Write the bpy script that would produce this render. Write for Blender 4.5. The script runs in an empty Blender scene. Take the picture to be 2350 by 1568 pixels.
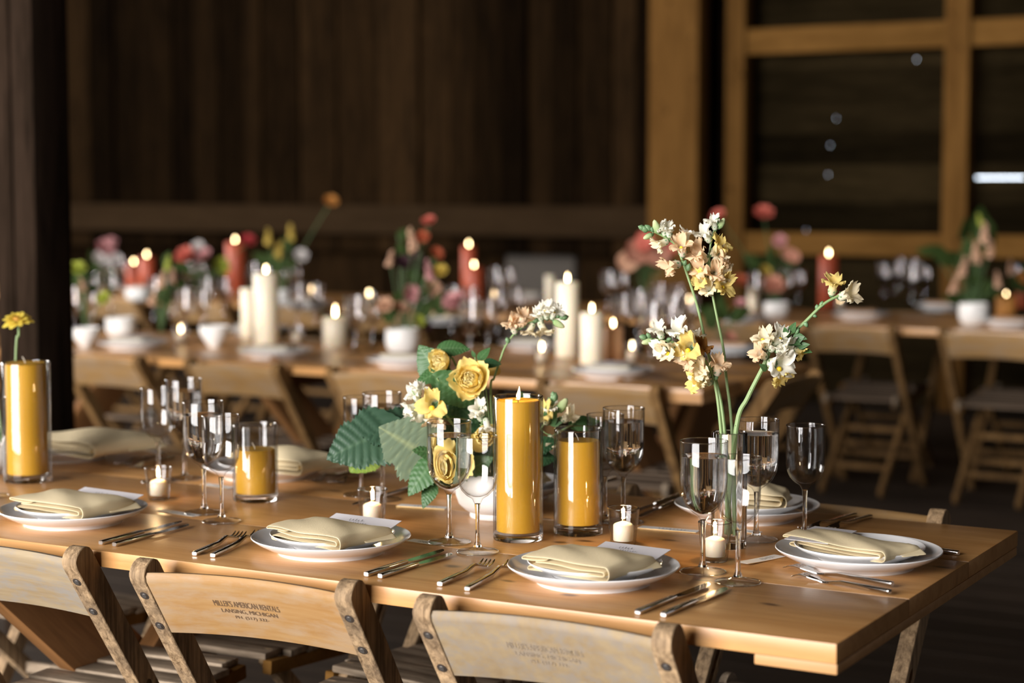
import bpy, bmesh, math, random
from math import pi, sin, cos, radians, atan2, sqrt
from mathutils import Vector, Matrix, Euler

random.seed(7)
scene = bpy.context.scene
COL = scene.collection

# ------------------------------------------------------------------ camera
FPX, HORIZON, CAM_H = 4250.0, 430.0, 1.36      # focal length and horizon measured in the 2350x1568 frame
PITCH = math.atan((784 - HORIZON) / FPX)
cam_data = bpy.data.cameras.new('camera')
cam = bpy.data.objects.new('camera', cam_data)
COL.objects.link(cam)
cam.location = (0, 0, CAM_H)
cam.rotation_euler = (pi / 2 - PITCH, 0, 0)
cam_data.sensor_width = 36.0
cam_data.lens = 36.0 * FPX / 2350.0
cam_data.clip_start = 0.1
cam_data.clip_end = 100
cam_data.dof.use_dof = True
cam_data.dof.focus_distance = 3.05
cam_data.dof.aperture_fstop = 2.5
scene.camera = cam

# ------------------------------------------------------------------ directions of the barn
A0 = Vector((0.4347, 2.4377))
ANG = radians(150.42)
E1 = Vector((cos(ANG), sin(ANG)))              # along the tables, to the left and away
E2 = Vector((E1.y, -E1.x))                     # across the tables, away from the camera
YAW = ANG - pi                                 # furniture frame: x = -E1, y = E2


def P(s, t, z=0.0):
    q = A0 + E1 * s + E2 * t
    return Vector((q.x, q.y, z))


_c, _s = cos(PITCH), sin(PITCH)


def ray(px, py):
    u = (px - 1175.0) / FPX
    v = (py - 784.0) / FPX
    return Vector((u, _c - v * _s, -_s - v * _c))


def at(px, py, z=0.75):
    d = ray(px, py)
    k = (z - CAM_H) / d.z
    return Vector((0, 0, CAM_H)) + d * k


def atY(px, py, y):
    d = ray(px, py)
    return Vector((0, 0, CAM_H)) + d * (y / d.y)


def st_of(p):
    q = Vector((p.x, p.y)) - A0
    return q.dot(E1), q.dot(E2)


def at_t(px, py, t):
    d = ray(px, py)
    dt = d.x * E2.x + d.y * E2.y
    o = -(A0.dot(E2))
    k = (t - o) / dt
    return Vector((0, 0, CAM_H)) + d * k


def s_on(px, t, z):
    lo, hi = -6.0, 16.0
    for _ in range(40):
        m = (lo + hi) / 2
        q = P(m, t, z)
        dz = z - CAM_H
        depth = q.y * _c - dz * _s
        x = 1175 + FPX * q.x / depth
        if x < px:
            hi = m
        else:
            lo = m
    return (lo + hi) / 2


# ------------------------------------------------------------------ world, lights, exposure
world = bpy.data.worlds.new('sky')
scene.world = world
world.use_nodes = True
wb = world.node_tree.nodes['Background']
wb.inputs[0].default_value = (0.82, 0.9, 1.0, 1)
wb.inputs[1].default_value = 6.0
scene.view_settings.view_transform = 'Standard'
scene.view_settings.look = 'None'
scene.view_settings.exposure = 0.12
scene.view_settings.gamma = 1.0
scene.view_settings.use_curve_mapping = False
scene.cycles.sample_clamp_indirect = 4.0
scene.cycles.max_bounces = 12
scene.cycles.transmission_bounces = 10
scene.cycles.transparent_max_bounces = 24
scene.cycles.glossy_bounces = 4
scene.cycles.adaptive_threshold = 0.02
scene.cycles.diffuse_bounces = 3


def area(name, loc, direction, sx, sy, power, col):
    l = bpy.data.lights.new(name, 'AREA')
    l.shape = 'RECTANGLE'
    l.size = sx
    l.size_y = sy
    l.energy = power
    l.color = col
    o = bpy.data.objects.new(name, l)
    COL.objects.link(o)
    o.location = loc
    o.rotation_euler = Vector(direction).to_track_quat('-Z', 'Y').to_euler()
    return o


N3 = Vector((E2.x, E2.y, 0))
S3 = Vector((E1.x, E1.y, 0))
# daylight through the barn's big doors behind the camera and a gable opening on the left
area('daylight_door', P(3.4, -8.9, 2.75), N3, 6.6, 5.0, 2550, (1.0, 0.965, 0.94))
area('daylight_gable', P(11.9, 2.5, 2.6), -S3, 5.0, 2.6, 700, (1.0, 0.93, 0.88))
area('daylight_side_door', P(-4.85, 3.4, 1.8), S3, 5.0, 2.8, 18, (0.97, 0.98, 1.0))


# ------------------------------------------------------------------ mesh helpers
class MB:
    def __init__(self):
        self.v = []
        self.f = []
        self.c = None

    def add(self, vs, fs):
        o = len(self.v)
        self.v.extend([tuple(x) for x in vs])
        self.f.extend([tuple(i + o for i in f) for f in fs])
        return self

    def box(self, lo, hi, M=None):
        x0, y0, z0 = lo
        x1, y1, z1 = hi
        vs = [Vector(p) for p in ((x0, y0, z0), (x1, y0, z0), (x1, y1, z0), (x0, y1, z0),
                                  (x0, y0, z1), (x1, y0, z1), (x1, y1, z1), (x0, y1, z1))]
        if M is not None:
            vs = [M @ p for p in vs]
        return self.add(vs, [(0, 3, 2, 1), (4, 5, 6, 7), (0, 1, 5, 4), (1, 2, 6, 5), (2, 3, 7, 6), (3, 0, 4, 7)])

    def beam(self, a, b, w, h, up=(0, 0, 1)):
        a, b = Vector(a), Vector(b)
        d = b - a
        L = d.length
        x = d / L
        z = Vector(up)
        z = (z - x * z.dot(x)).normalized()
        y = z.cross(x)
        M = Matrix((x, y, z)).transposed().to_4x4()
        M.translation = a
        return self.box((0, -w / 2, -h / 2), (L, w / 2, h / 2), M)

    def lathe(self, prof, n=32, M=None, rfun=None):
        """profile of (r, z); r == 0 becomes a pole"""
        rings = []
        vs = []
        for r, z in prof:
            if r < 1e-6:
                rings.append([len(vs)])
                vs.append(Vector((0, 0, z)))
            else:
                ring = []
                for i in range(n):
                    a = 2 * pi * i / n
                    rr = r if rfun is None else rfun(r, a, z)
                    ring.append(len(vs))
                    vs.append(Vector((rr * cos(a), rr * sin(a), z)))
                rings.append(ring)
        fs = []
        for A, B in zip(rings, rings[1:]):
            if len(A) == 1 and len(B) == 1:
                continue
            for i in range(n):
                j = (i + 1) % n
                if len(A) == 1:
                    fs.append((A[0], B[j], B[i]))
                elif len(B) == 1:
                    fs.append((A[i], A[j], B[0]))
                else:
                    fs.append((A[i], A[j], B[j], B[i]))
        if M is not None:
            vs = [M @ p for p in vs]
        return self.add(vs, fs)

    def tube(self, pts, rad, n=8, cap=True):
        pts = [Vector(p) for p in pts]
        if not isinstance(rad, (list, tuple)):
            rad = [rad] * len(pts)
        vs = []
        ref = None
        for i, p in enumerate(pts):
            t = (pts[min(i + 1, len(pts) - 1)] - pts[max(i - 1, 0)])
            if t.length < 1e-9:
                t = Vector((0, 0, 1))
            t.normalize()
            if ref is None:
                ref = Vector((0, 0, 1)) if abs(t.z) < 0.9 else Vector((1, 0, 0))
            a = (ref - t * ref.dot(t)).normalized()
            ref = a
            b = t.cross(a)
            for k in range(n):
                ph = 2 * pi * k / n
                vs.append(p + (a * cos(ph) + b * sin(ph)) * rad[i])
        fs = []
        for i in range(len(pts) - 1):
            for k in range(n):
                k2 = (k + 1) % n
                fs.append((i * n + k, i * n + k2, (i + 1) * n + k2, (i + 1) * n + k))
        if cap:
            fs.append(tuple(range(n - 1, -1, -1)))
            fs.append(tuple((len(pts) - 1) * n + k for k in range(n)))
        return self.add(vs, fs)

    def grid(self, fun, nu, nv, closed=False):
        vs = [Vector(fun(i / nu, j / nv)) for i in range(nu + 1) for j in range(nv + 1)]
        fs = []
        for i in range(nu):
            for j in range(nv):
                a = i * (nv + 1) + j
                fs.append((a, a + nv + 1, a + nv + 2, a + 1))
        return self.add(vs, fs)

    def loft(self, secs, cap=True):
        """list of equal-length closed rings"""
        n = len(secs[0])
        vs = [p for s in secs for p in s]
        fs = []
        for i in range(len(secs) - 1):
            for k in range(n):
                k2 = (k + 1) % n
                fs.append((i * n + k, i * n + k2, (i + 1) * n + k2, (i + 1) * n + k))
        if cap:
            fs.append(tuple(range(n - 1, -1, -1)))
            fs.append(tuple((len(secs) - 1) * n + k for k in range(n)))
        return self.add(vs, fs)

    def mesh(self, name, sharp=35, bevel=0.0, bseg=2):
        me = bpy.data.meshes.new(name)
        me.from_pydata(self.v, [], self.f)
        me.validate()
        bm = bmesh.new()
        bm.from_mesh(me)
        bmesh.ops.recalc_face_normals(bm, faces=bm.faces)
        if bevel > 0:
            ed = [e for e in bm.edges if len(e.link_faces) == 2 and e.calc_face_angle(0) > radians(30)]
            bmesh.ops.bevel(bm, geom=ed, offset=bevel, segments=bseg, profile=0.6, affect='EDGES', clamp_overlap=True)
        bm.to_mesh(me)
        bm.free()
        me.polygons.foreach_set('use_smooth', [True] * len(me.polygons))
        if sharp:
            me.set_sharp_from_angle(angle=radians(sharp))
        return me


def link(name, data, mat=None, parent=None, M=None):
    o = bpy.data.objects.new(name, data)
    COL.objects.link(o)
    if parent is not None:
        o.parent = parent
    if M is not None:
        o.matrix_basis = M
    if mat is not None and data is not None and len(data.materials) == 0:
        data.materials.append(mat)
    return o


def part(name, mb, mat, parent=None, M=None, sharp=35, bevel=0.0, bseg=2):
    me = mb if isinstance(mb, bpy.types.Mesh) else mb.mesh(name, sharp, bevel, bseg)
    return link(name, me, mat, parent, M)


def tag(o, label, cat, group=None):
    o['label'] = label
    o['category'] = cat
    if group:
        o['group'] = group
    return o


def thing(name, label, cat, loc=(0, 0, 0), rz=0.0, group=None, M=None):
    o = bpy.data.objects.new(name, None)
    o.empty_display_size = 0.05
    COL.objects.link(o)
    if M is not None:
        o.matrix_basis = M
    else:
        o.location = loc
        o.rotation_euler = (0, 0, rz)
    return tag(o, label, cat, group)


def structure(o):
    o['kind'] = 'structure'
    return o


def copy_tree(o, parent=None):
    c = o.copy()
    COL.objects.link(c)
    c.parent = parent
    for ch in list(o.children):
        copy_tree(ch, c)
    return c


def T(x, y, z):
    return Matrix.Translation((x, y, z))


def frame(o, x, zhint, scale=1.0):
    """matrix with local x along x and z near zhint"""
    x = Vector(x).normalized()
    z = Vector(zhint)
    z = (z - x * z.dot(x))
    if z.length < 1e-6:
        z = Vector((0, 0, 1)).cross(x)
    z.normalize()
    y = z.cross(x)
    M = Matrix((x, y, z)).transposed().to_4x4()
    M = M @ Matrix.Scale(scale, 4)
    M.translation = Vector(o)
    return M


def zframe(o, z, spin=0.0, scale=1.0):
    q = Vector(z).normalized().to_track_quat('Z', 'Y').to_matrix().to_4x4()
    M = q @ Matrix.Rotation(spin, 4, 'Z') @ Matrix.Scale(scale, 4)
    M.translation = Vector(o)
    return M


def smooth_path(pts, k=4):
    pts = [Vector(p) for p in pts]
    out = []
    for i in range(len(pts) - 1):
        p0 = pts[max(i - 1, 0)]
        p1, p2 = pts[i], pts[i + 1]
        p3 = pts[min(i + 2, len(pts) - 1)]
        for j in range(k):
            t = j / k
            out.append(0.5 * ((2 * p1) + (p2 - p0) * t + (2 * p0 - 5 * p1 + 4 * p2 - p3) * t * t + (3 * p1 - p0 - 3 * p2 + p3) * t ** 3))
    out.append(pts[-1])
    return out


# ------------------------------------------------------------------ materials
def mat_new(name):
    m = bpy.data.materials.new(name)
    m.use_nodes = True
    nt = m.node_tree
    return m, nt, nt.nodes['Principled BSDF'], nt.nodes['Material Output']


def plain(name, col, rough=0.5, metal=0.0, spec=0.5, sss=0.0, bump=0.0, bscale=200.0, coat=0.0):
    m, nt, b, out = mat_new(name)
    b.inputs['Base Color'].default_value = (*col, 1)
    b.inputs['Roughness'].default_value = rough
    b.inputs['Metallic'].default_value = metal
    b.inputs['Specular IOR Level'].default_value = spec
    if sss:
        b.inputs['Subsurface Weight'].default_value = sss
        b.inputs['Subsurface Radius'].default_value = (0.02, 0.01, 0.004)
        b.inputs['Subsurface Scale'].default_value = 0.5
    if coat:
        b.inputs['Coat Weight'].default_value = coat
        b.inputs['Coat Roughness'].default_value = 0.06
    if bump:
        tc = nt.nodes.new('ShaderNodeTexCoord')
        nz = nt.nodes.new('ShaderNodeTexNoise')
        nz.inputs['Scale'].default_value = bscale
        nz.inputs['Detail'].default_value = 4
        bp = nt.nodes.new('ShaderNodeBump')
        bp.inputs['Strength'].default_value = bump
        bp.inputs['Distance'].default_value = 0.002
        nt.links.new(tc.outputs['Object'], nz.inputs['Vector'])
        nt.links.new(nz.outputs['Fac'], bp.inputs['Height'])
        nt.links.new(bp.outputs['Normal'], b.inputs['Normal'])
    return m


def wood(name, dark, light, axis='X', scale=1.0, rough=0.5, spec=0.4, vary=0.25, stretch=14.0, bump=0.25,
         stain=None, stain_amt=0.5, stain_scale=9.0, knots=False, coat=0.0):
    m, nt, b, out = mat_new(name)
    N = nt.nodes.new
    L = nt.links.new
    tc = N('ShaderNodeTexCoord')
    oi = N('ShaderNodeObjectInfo')
    mul = N('ShaderNodeMath')
    mul.operation = 'MULTIPLY'
    mul.inputs[1].default_value = 53.7
    L(oi.outputs['Random'], mul.inputs[0])
    add = N('ShaderNodeVectorMath')
    add.operation = 'ADD'
    L(tc.outputs['Object'], add.inputs[0])
    L(mul.outputs[0], add.inputs[1])
    mp = N('ShaderNodeMapping')
    sc = {'X': (1, stretch, stretch), 'Y': (stretch, 1, stretch), 'Z': (stretch, stretch, 1)}[axis]
    mp.inputs['Scale'].default_value = [v * scale for v in sc]
    L(add.outputs[0], mp.inputs['Vector'])
    n1 = N('ShaderNodeTexNoise')
    n1.inputs['Scale'].default_value = 2.2
    n1.inputs['Detail'].default_value = 5
    n1.inputs['Roughness'].default_value = 0.6
    n1.inputs['Distortion'].default_value = 0.6
    L(mp.outputs[0], n1.inputs['Vector'])
    n2 = N('ShaderNodeTexNoise')
    n2.inputs['Scale'].default_value = 11.0
    n2.inputs['Detail'].default_value = 3
    L(mp.outputs[0], n2.inputs['Vector'])
    mix = N('ShaderNodeMath')
    mix.operation = 'MULTIPLY_ADD'
    mix.inputs[1].default_value = 0.35
    L(n2.outputs['Fac'], mix.inputs[0])
    L(n1.outputs['Fac'], mix.inputs[2])
    rmp = N('ShaderNodeValToRGB')
    rmp.color_ramp.elements[0].position = 0.45
    rmp.color_ramp.elements[0].color = (*dark, 1)
    rmp.color_ramp.elements[1].position = 0.85
    rmp.color_ramp.elements[1].color = (*light, 1)
    L(mix.outputs[0], rmp.inputs['Fac'])
    col = rmp.outputs['Color']
    if stain is not None:
        n3 = N('ShaderNodeTexNoise')
        n3.inputs['Scale'].default_value = stain_scale
        n3.inputs['Detail'].default_value = 6
        n3.inputs['Roughness'].default_value = 0.65
        mp3 = N('ShaderNodeMapping')
        sc3 = {'X': (1, 2.5, 2.5), 'Y': (2.5, 1, 2.5), 'Z': (2.5, 2.5, 1)}[axis]
        mp3.inputs['Scale'].default_value = sc3
        L(add.outputs[0], mp3.inputs['Vector'])
        L(mp3.outputs[0], n3.inputs['Vector'])
        r3 = N('ShaderNodeValToRGB')
        r3.color_ramp.elements[0].position = 0.44
        r3.color_ramp.elements[1].position = 0.62
        L(n3.outputs['Fac'], r3.inputs['Fac'])
        am = N('ShaderNodeMath')
        am.operation = 'MULTIPLY'
        am.inputs[1].default_value = stain_amt
        L(r3.outputs['Color'], am.inputs[0])
        mc = N('ShaderNodeMix')
        mc.data_type = 'RGBA'
        mc.inputs['B'].default_value = (*stain, 1)
        L(am.outputs[0], mc.inputs['Factor'])
        L(col, mc.inputs['A'])
        col = mc.outputs['Result']
    if knots:
        vo = N('ShaderNodeTexVoronoi')
        vo.inputs['Scale'].default_value = 3.4
        vo.voronoi_dimensions = '2D'
        mpk = N('ShaderNodeMapping')
        mpk.inputs['Scale'].default_value = {'X': (0.8, 1.6, 1), 'Y': (1.6, 0.8, 1), 'Z': (0.8, 1.6, 1)}[axis]
        if axis == 'Z':
            sx_ = N('ShaderNodeSeparateXYZ')
            cx_ = N('ShaderNodeCombineXYZ')
            L(add.outputs[0], sx_.inputs[0])
            L(sx_.outputs['Z'], cx_.inputs['X'])
            L(sx_.outputs['X'], cx_.inputs['Y'])
            L(cx_.outputs[0], mpk.inputs['Vector'])
        else:
            L(add.outputs[0], mpk.inputs['Vector'])
        nk = N('ShaderNodeTexNoise')
        nk.inputs['Scale'].default_value = 9.0
        L(mpk.outputs[0], nk.inputs['Vector'])
        vk = N('ShaderNodeVectorMath')
        vk.operation = 'MULTIPLY_ADD'
        vk.inputs[1].default_value = (0.06, 0.06, 0.0)
        L(nk.outputs['Color'], vk.inputs[0])
        L(mpk.outputs[0], vk.inputs[2])
        L(vk.outputs[0], vo.inputs['Vector'])
        rk = N('ShaderNodeValToRGB')
        rk.color_ramp.elements[0].position = 0.02
        rk.color_ramp.elements[0].color = (1, 1, 1, 1)
        rk.color_ramp.elements[1].position = 0.06
        rk.color_ramp.elements[1].color = (0, 0, 0, 1)
        L(vo.outputs['Distance'], rk.inputs['Fac'])
        mk = N('ShaderNodeMix')
        mk.data_type = 'RGBA'
        mk.inputs['B'].default_value = (dark[0] * 0.3, dark[1] * 0.28, dark[2] * 0.3, 1)
        L(rk.outputs['Color'], mk.inputs['Factor'])
        L(col, mk.inputs['A'])
        col = mk.outputs['Result']
    hsv = N('ShaderNodeHueSaturation')
    mr = N('ShaderNodeMapRange')
    mr.inputs['To Min'].default_value = 1 - vary
    mr.inputs['To Max'].default_value = 1 + vary
    L(oi.outputs['Random'], mr.inputs['Value'])
    L(mr.outputs[0], hsv.inputs['Value'])
    L(col, hsv.inputs['Color'])
    L(hsv.outputs['Color'], b.inputs['Base Color'])
    b.inputs['Roughness'].default_value = rough
    b.inputs['Specular IOR Level'].default_value = spec
    if coat:
        b.inputs['Coat Weight'].default_value = coat
        b.inputs['Coat Roughness'].default_value = 0.22
    bp = N('ShaderNodeBump')
    bp.inputs['Strength'].default_value = bump
    bp.inputs['Distance'].default_value = 0.0015
    L(mix.outputs[0], bp.inputs['Height'])
    L(bp.outputs['Normal'], b.inputs['Normal'])
    return m


def glass_mat(name, ior=1.5, col=(1, 1, 1), rough=0.0):
    m, nt, b, out = mat_new(name)
    nt.nodes.remove(b)
    g = nt.nodes.new('ShaderNodeBsdfGlass')
    g.inputs['IOR'].default_value = ior
    g.inputs['Color'].default_value = (*col, 1)
    g.inputs['Roughness'].default_value = rough
    nt.links.new(g.outputs[0], out.inputs[0])
    return m


def thin_glass(name, tint=(0.97, 0.97, 0.96), gain=1.0, rough=0.02, edge=0.6):
    """single-skin glass: clear with a Fresnel reflection, no bending"""
    m, nt, b, out = mat_new(name)
    nt.nodes.remove(b)
    N = nt.nodes.new
    tr = N('ShaderNodeBsdfTransparent')
    lw = N('ShaderNodeLayerWeight')
    lw.inputs['Blend'].default_value = 0.5
    pw = N('ShaderNodeMath')
    pw.operation = 'POWER'
    pw.inputs[1].default_value = 3.0
    nt.links.new(lw.outputs['Facing'], pw.inputs[0])
    cm = N('ShaderNodeMix')
    cm.data_type = 'RGBA'
    cm.inputs['A'].default_value = (*tint, 1)
    cm.inputs['B'].default_value = (*[v * edge for v in tint], 1)     # longer way through the glass at its edge
    nt.links.new(pw.outputs[0], cm.inputs['Factor'])
    nt.links.new(cm.outputs['Result'], tr.inputs[0])
    gl = N('ShaderNodeBsdfGlossy')
    gl.inputs['Roughness'].default_value = rough
    fr = N('ShaderNodeFresnel')
    gm = N('ShaderNodeNewGeometry')
    io = N('ShaderNodeMapRange')
    io.inputs['To Min'].default_value = 1.5
    io.inputs['To Max'].default_value = 1 / 1.5      # same reflectance from inside the skin
    nt.links.new(gm.outputs['Backfacing'], io.inputs['Value'])
    nt.links.new(io.outputs[0], fr.inputs['IOR'])
    mu = N('ShaderNodeMath')
    mu.operation = 'MULTIPLY'
    mu.use_clamp = True
    mu.inputs[1].default_value = gain
    mx = N('ShaderNodeMixShader')
    L = nt.links.new
    L(fr.outputs[0], mu.inputs[0])
    L(mu.outputs[0], mx.inputs[0])
    L(tr.outputs[0], mx.inputs[1])
    L(gl.outputs[0], mx.inputs[2])
    L(mx.outputs[0], out.inputs[0])
    return m


def petal_mat(name, base, tip, trans=0.35, zmax=0.03, axis=2):
    """soft thin petal, colour runs from base to tip along local z"""
    m, nt, b, out = mat_new(name)
    nt.nodes.remove(b)
    N = nt.nodes.new
    L = nt.links.new
    tc = N('ShaderNodeTexCoord')
    sp = N('ShaderNodeSeparateXYZ')
    L(tc.outputs['Object'], sp.inputs[0])
    nz = N('ShaderNodeTexNoise')
    nz.inputs['Scale'].default_value = 160
    L(tc.outputs['Object'], nz.inputs['Vector'])
    mr = N('ShaderNodeMapRange')
    mr.inputs['From Max'].default_value = zmax
    L(sp.outputs[axis], mr.inputs['Value'])
    ad = N('ShaderNodeMath')
    ad.operation = 'MULTIPLY_ADD'
    ad.inputs[1].default_value = 0.3
    ad.inputs[2].default_value = -0.15
    L(nz.outputs['Fac'], ad.inputs[0])
    a2 = N('ShaderNodeMath')
    a2.operation = 'ADD'
    a2.use_clamp = True
    L(ad.outputs[0], a2.inputs[0])
    L(mr.outputs[0], a2.inputs[1])
    mc = N('ShaderNodeMix')
    mc.data_type = 'RGBA'
    mc.inputs['A'].default_value = (*base, 1)
    mc.inputs['B'].default_value = (*tip, 1)
    L(a2.outputs[0], mc.inputs['Factor'])
    d = N('ShaderNodeBsdfDiffuse')
    t = N('ShaderNodeBsdfTranslucent')
    mx = N('ShaderNodeMixShader')
    mx.inputs[0].default_value = trans
    L(mc.outputs['Result'], d.inputs[0])
    L(mc.outputs['Result'], t.inputs[0])
    L(d.outputs[0], mx.inputs[1])
    L(t.outputs[0], mx.inputs[2])
    L(mx.outputs[0], out.inputs[0])
    return m


def leaf_mat(name, col, vein, rough=0.45, trans=0.18):
    m, nt, b, out = mat_new(name)
    N = nt.nodes.new
    L = nt.links.new
    at_ = N('ShaderNodeAttribute')
    at_.attribute_name = 'vein'
    mc = N('ShaderNodeMix')
    mc.data_type = 'RGBA'
    mc.inputs['A'].default_value = (*col, 1)
    mc.inputs['B'].default_value = (*vein, 1)
    L(at_.outputs['Fac'], mc.inputs['Factor'])
    L(mc.outputs['Result'], b.inputs['Base Color'])
    b.inputs['Roughness'].default_value = rough
    b.inputs['Specular IOR Level'].default_value = 0.35
    t = N('ShaderNodeBsdfTranslucent')
    L(mc.outputs['Result'], t.inputs[0])
    mx = N('ShaderNodeMixShader')
    mx.inputs[0].default_value = trans
    L(b.outputs[0], mx.inputs[1])
    L(t.outputs[0], mx.inputs[2])
    L(mx.outputs[0], out.inputs[0])
    return m


def emit(name, col, power):
    m, nt, b, out = mat_new(name)
    nt.nodes.remove(b)
    e = nt.nodes.new('ShaderNodeEmission')
    e.inputs[0].default_value = (*col, 1)
    e.inputs[1].default_value = power
    nt.links.new(e.outputs[0], out.inputs[0])
    return m


M_top = wood('pine_tabletop', (0.44, 0.205, 0.062), (0.60, 0.32, 0.12), 'X', 1.0, 0.33, 0.5, 0.06, 12, 0.06, knots=True)
M_edge = wood('pine_end_grain', (0.42, 0.21, 0.07), (0.56, 0.30, 0.12), 'X', 1.0, 0.5, 0.4, 0.1)
M_trestle = wood('brown_trestle_wood', (0.16, 0.07, 0.022), (0.30, 0.14, 0.05), 'X', 1.0, 0.5, 0.4, 0.15)
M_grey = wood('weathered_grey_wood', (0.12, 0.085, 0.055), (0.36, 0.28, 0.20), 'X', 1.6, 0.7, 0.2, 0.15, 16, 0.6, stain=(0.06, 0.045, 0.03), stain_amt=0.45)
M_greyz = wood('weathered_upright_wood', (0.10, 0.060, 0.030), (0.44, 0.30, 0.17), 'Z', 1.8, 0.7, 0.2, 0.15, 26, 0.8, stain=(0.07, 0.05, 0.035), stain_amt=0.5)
M_backA = wood('pale_worn_backrest', (0.244, 0.174, 0.096), (0.326, 0.259, 0.167), 'X', 1.2, 0.65, 0.2, 0.03, 10, 0.25, stain=(0.229, 0.211, 0.192), stain_amt=0.8, stain_scale=14)
M_backB = wood('honey_worn_backrest', (0.281, 0.144, 0.048), (0.367, 0.222, 0.094), 'X', 1.2, 0.6, 0.25, 0.03, 10, 0.2, stain=(0.343, 0.250, 0.164), stain_amt=0.6, stain_scale=11)
M_backC = wood('sun_bleached_backrest', (0.236, 0.167, 0.095), (0.312, 0.236, 0.141), 'Z', 1.2, 0.65, 0.2, 0.03, 6, 0.25, stain=(0.236, 0.205, 0.175), stain_amt=0.7, stain_scale=16)
M_backD = wood('amber_backrest', (0.23, 0.125, 0.042), (0.34, 0.205, 0.085), 'X', 1.2, 0.6, 0.25, 0.15, 10, 0.2, stain=(0.27, 0.20, 0.135), stain_amt=0.6)
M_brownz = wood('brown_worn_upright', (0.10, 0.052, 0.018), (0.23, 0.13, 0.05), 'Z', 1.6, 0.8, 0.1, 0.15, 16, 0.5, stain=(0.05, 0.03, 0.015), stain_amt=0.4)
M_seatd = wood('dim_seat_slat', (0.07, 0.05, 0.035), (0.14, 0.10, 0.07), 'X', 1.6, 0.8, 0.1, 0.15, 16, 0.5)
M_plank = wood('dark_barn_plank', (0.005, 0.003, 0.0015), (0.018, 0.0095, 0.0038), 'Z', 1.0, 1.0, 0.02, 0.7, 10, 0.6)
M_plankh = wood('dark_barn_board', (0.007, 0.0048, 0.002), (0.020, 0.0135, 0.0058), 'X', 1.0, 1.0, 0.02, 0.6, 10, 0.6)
M_rail = wood('brown_rail_wood', (0.018, 0.0105, 0.005), (0.030, 0.018, 0.009), 'X', 1.0, 1.0, 0.03, 0.1)
M_beamz = wood('amber_post_wood', (0.085, 0.040, 0.0105), (0.145, 0.072, 0.020), 'Z', 1.0, 1.0, 0.03, 0.1, 8, 0.3, knots=True)
M_beamx = wood('amber_beam_wood', (0.11, 0.053, 0.013), (0.175, 0.088, 0.024), 'X', 1.0, 1.0, 0.03, 0.1, 8, 0.3)
M_post = wood('dark_rough_post', (0.008, 0.005, 0.003), (0.028, 0.017, 0.011), 'Z', 1.0, 1.0, 0.05, 0.05, 10, 1.0)
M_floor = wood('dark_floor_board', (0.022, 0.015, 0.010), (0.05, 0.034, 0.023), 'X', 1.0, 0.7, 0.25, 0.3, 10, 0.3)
M_stone = plain('grey_footing', (0.07, 0.06, 0.05), 0.9, bump=0.6, bscale=20)
M_porc = plain('white_porcelain', (0.80, 0.79, 0.79), 0.12, coat=0.3)
M_bowl = plain('matte_white_ceramic', (0.80, 0.79, 0.77), 0.35)
M_cloth = plain('butter_linen', (0.72, 0.60, 0.385), 0.85, spec=0.1, bump=0.35, bscale=900)
M_clothw = plain('cream_linen', (0.60, 0.54, 0.43), 0.85, spec=0.1)
M_clothp = plain('peach_linen', (0.55, 0.34, 0.20), 0.85, spec=0.1)
M_card = plain('lilac_white_card', (0.66, 0.63, 0.65), 0.6, spec=0.2)
M_strip = plain('white_paper_strip', (0.74, 0.73, 0.72), 0.6, spec=0.2)
M_gold = plain('gilt_edge', (0.80, 0.52, 0.18), 0.35, 0.6)
M_ink = plain('black_ink', (0.02, 0.018, 0.02), 0.6)
M_stencil = plain('faded_brown_stencil', (0.13, 0.075, 0.04), 0.8)
M_stencil2 = plain('pale_grey_stencil', (0.33, 0.26, 0.19), 0.8)
M_metal = plain('polished_steel', (0.62, 0.60, 0.58), 0.13, 1.0)
M_screw = plain('old_steel_screw', (0.42, 0.40, 0.38), 0.35, 0.9, bump=0.3)
M_waxy = plain('mustard_wax', (0.54, 0.29, 0.022), 0.5, spec=0.3, sss=0.12)
M_waxi = plain('ivory_wax', (0.88, 0.79, 0.62), 0.4, sss=0.5)
M_waxr = plain('rust_red_wax', (0.42, 0.075, 0.03), 0.45, sss=0.1)
M_waxp = plain('peach_wax', (0.62, 0.36, 0.20), 0.45, sss=0.1)
M_pool = plain('melted_wax_pool', (0.80, 0.36, 0.06), 0.08)
M_wick = plain('wick', (0.03, 0.02, 0.015), 0.9)
M_wickw = plain('new_cotton_wick', (0.7, 0.62, 0.5), 0.9)
M_flame = emit('candle_flame', (1.0, 0.72, 0.34), 26.0)
M_flame2 = emit('votive_flame', (1.0, 0.74, 0.38), 40.0)
M_glass = glass_mat('clear_glass', 1.46)
M_water = glass_mat('water', 1.33)
M_thin = thin_glass('table_glass_far', (0.93, 0.92, 0.92), 3.0)
M_bowlg = thin_glass('goblet_glass', (0.985, 0.985, 0.985), 1.0)
M_votg = thin_glass('votive_glass', (0.97, 0.97, 0.97), 1.2, edge=0.4)
M_cylg = thin_glass('cylinder_glass', (0.985, 0.985, 0.985), 1.2, edge=0.5)
M_rimg = thin_glass('glass_rim', (0.96, 0.96, 0.96), 5.0, edge=0.7)
M_footg = thin_glass('goblet_foot_glass', (0.99, 0.99, 0.99), 0.9, edge=0.85)
M_stem = plain('snapdragon_stem_green', (0.20, 0.30, 0.12), 0.5)
M_calyx = plain('calyx_green', (0.12, 0.22, 0.10), 0.5)
M_bud = petal_mat('bud_green_white', (0.22, 0.36, 0.14), (0.62, 0.68, 0.38), 0.25, 0.014)
M_fw = petal_mat('snapdragon_white', (0.80, 0.84, 0.68), (0.90, 0.87, 0.76), 0.42, 0.02)
M_fp = petal_mat('snapdragon_peach', (0.86, 0.82, 0.72), (0.84, 0.62, 0.40), 0.42, 0.017)
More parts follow.
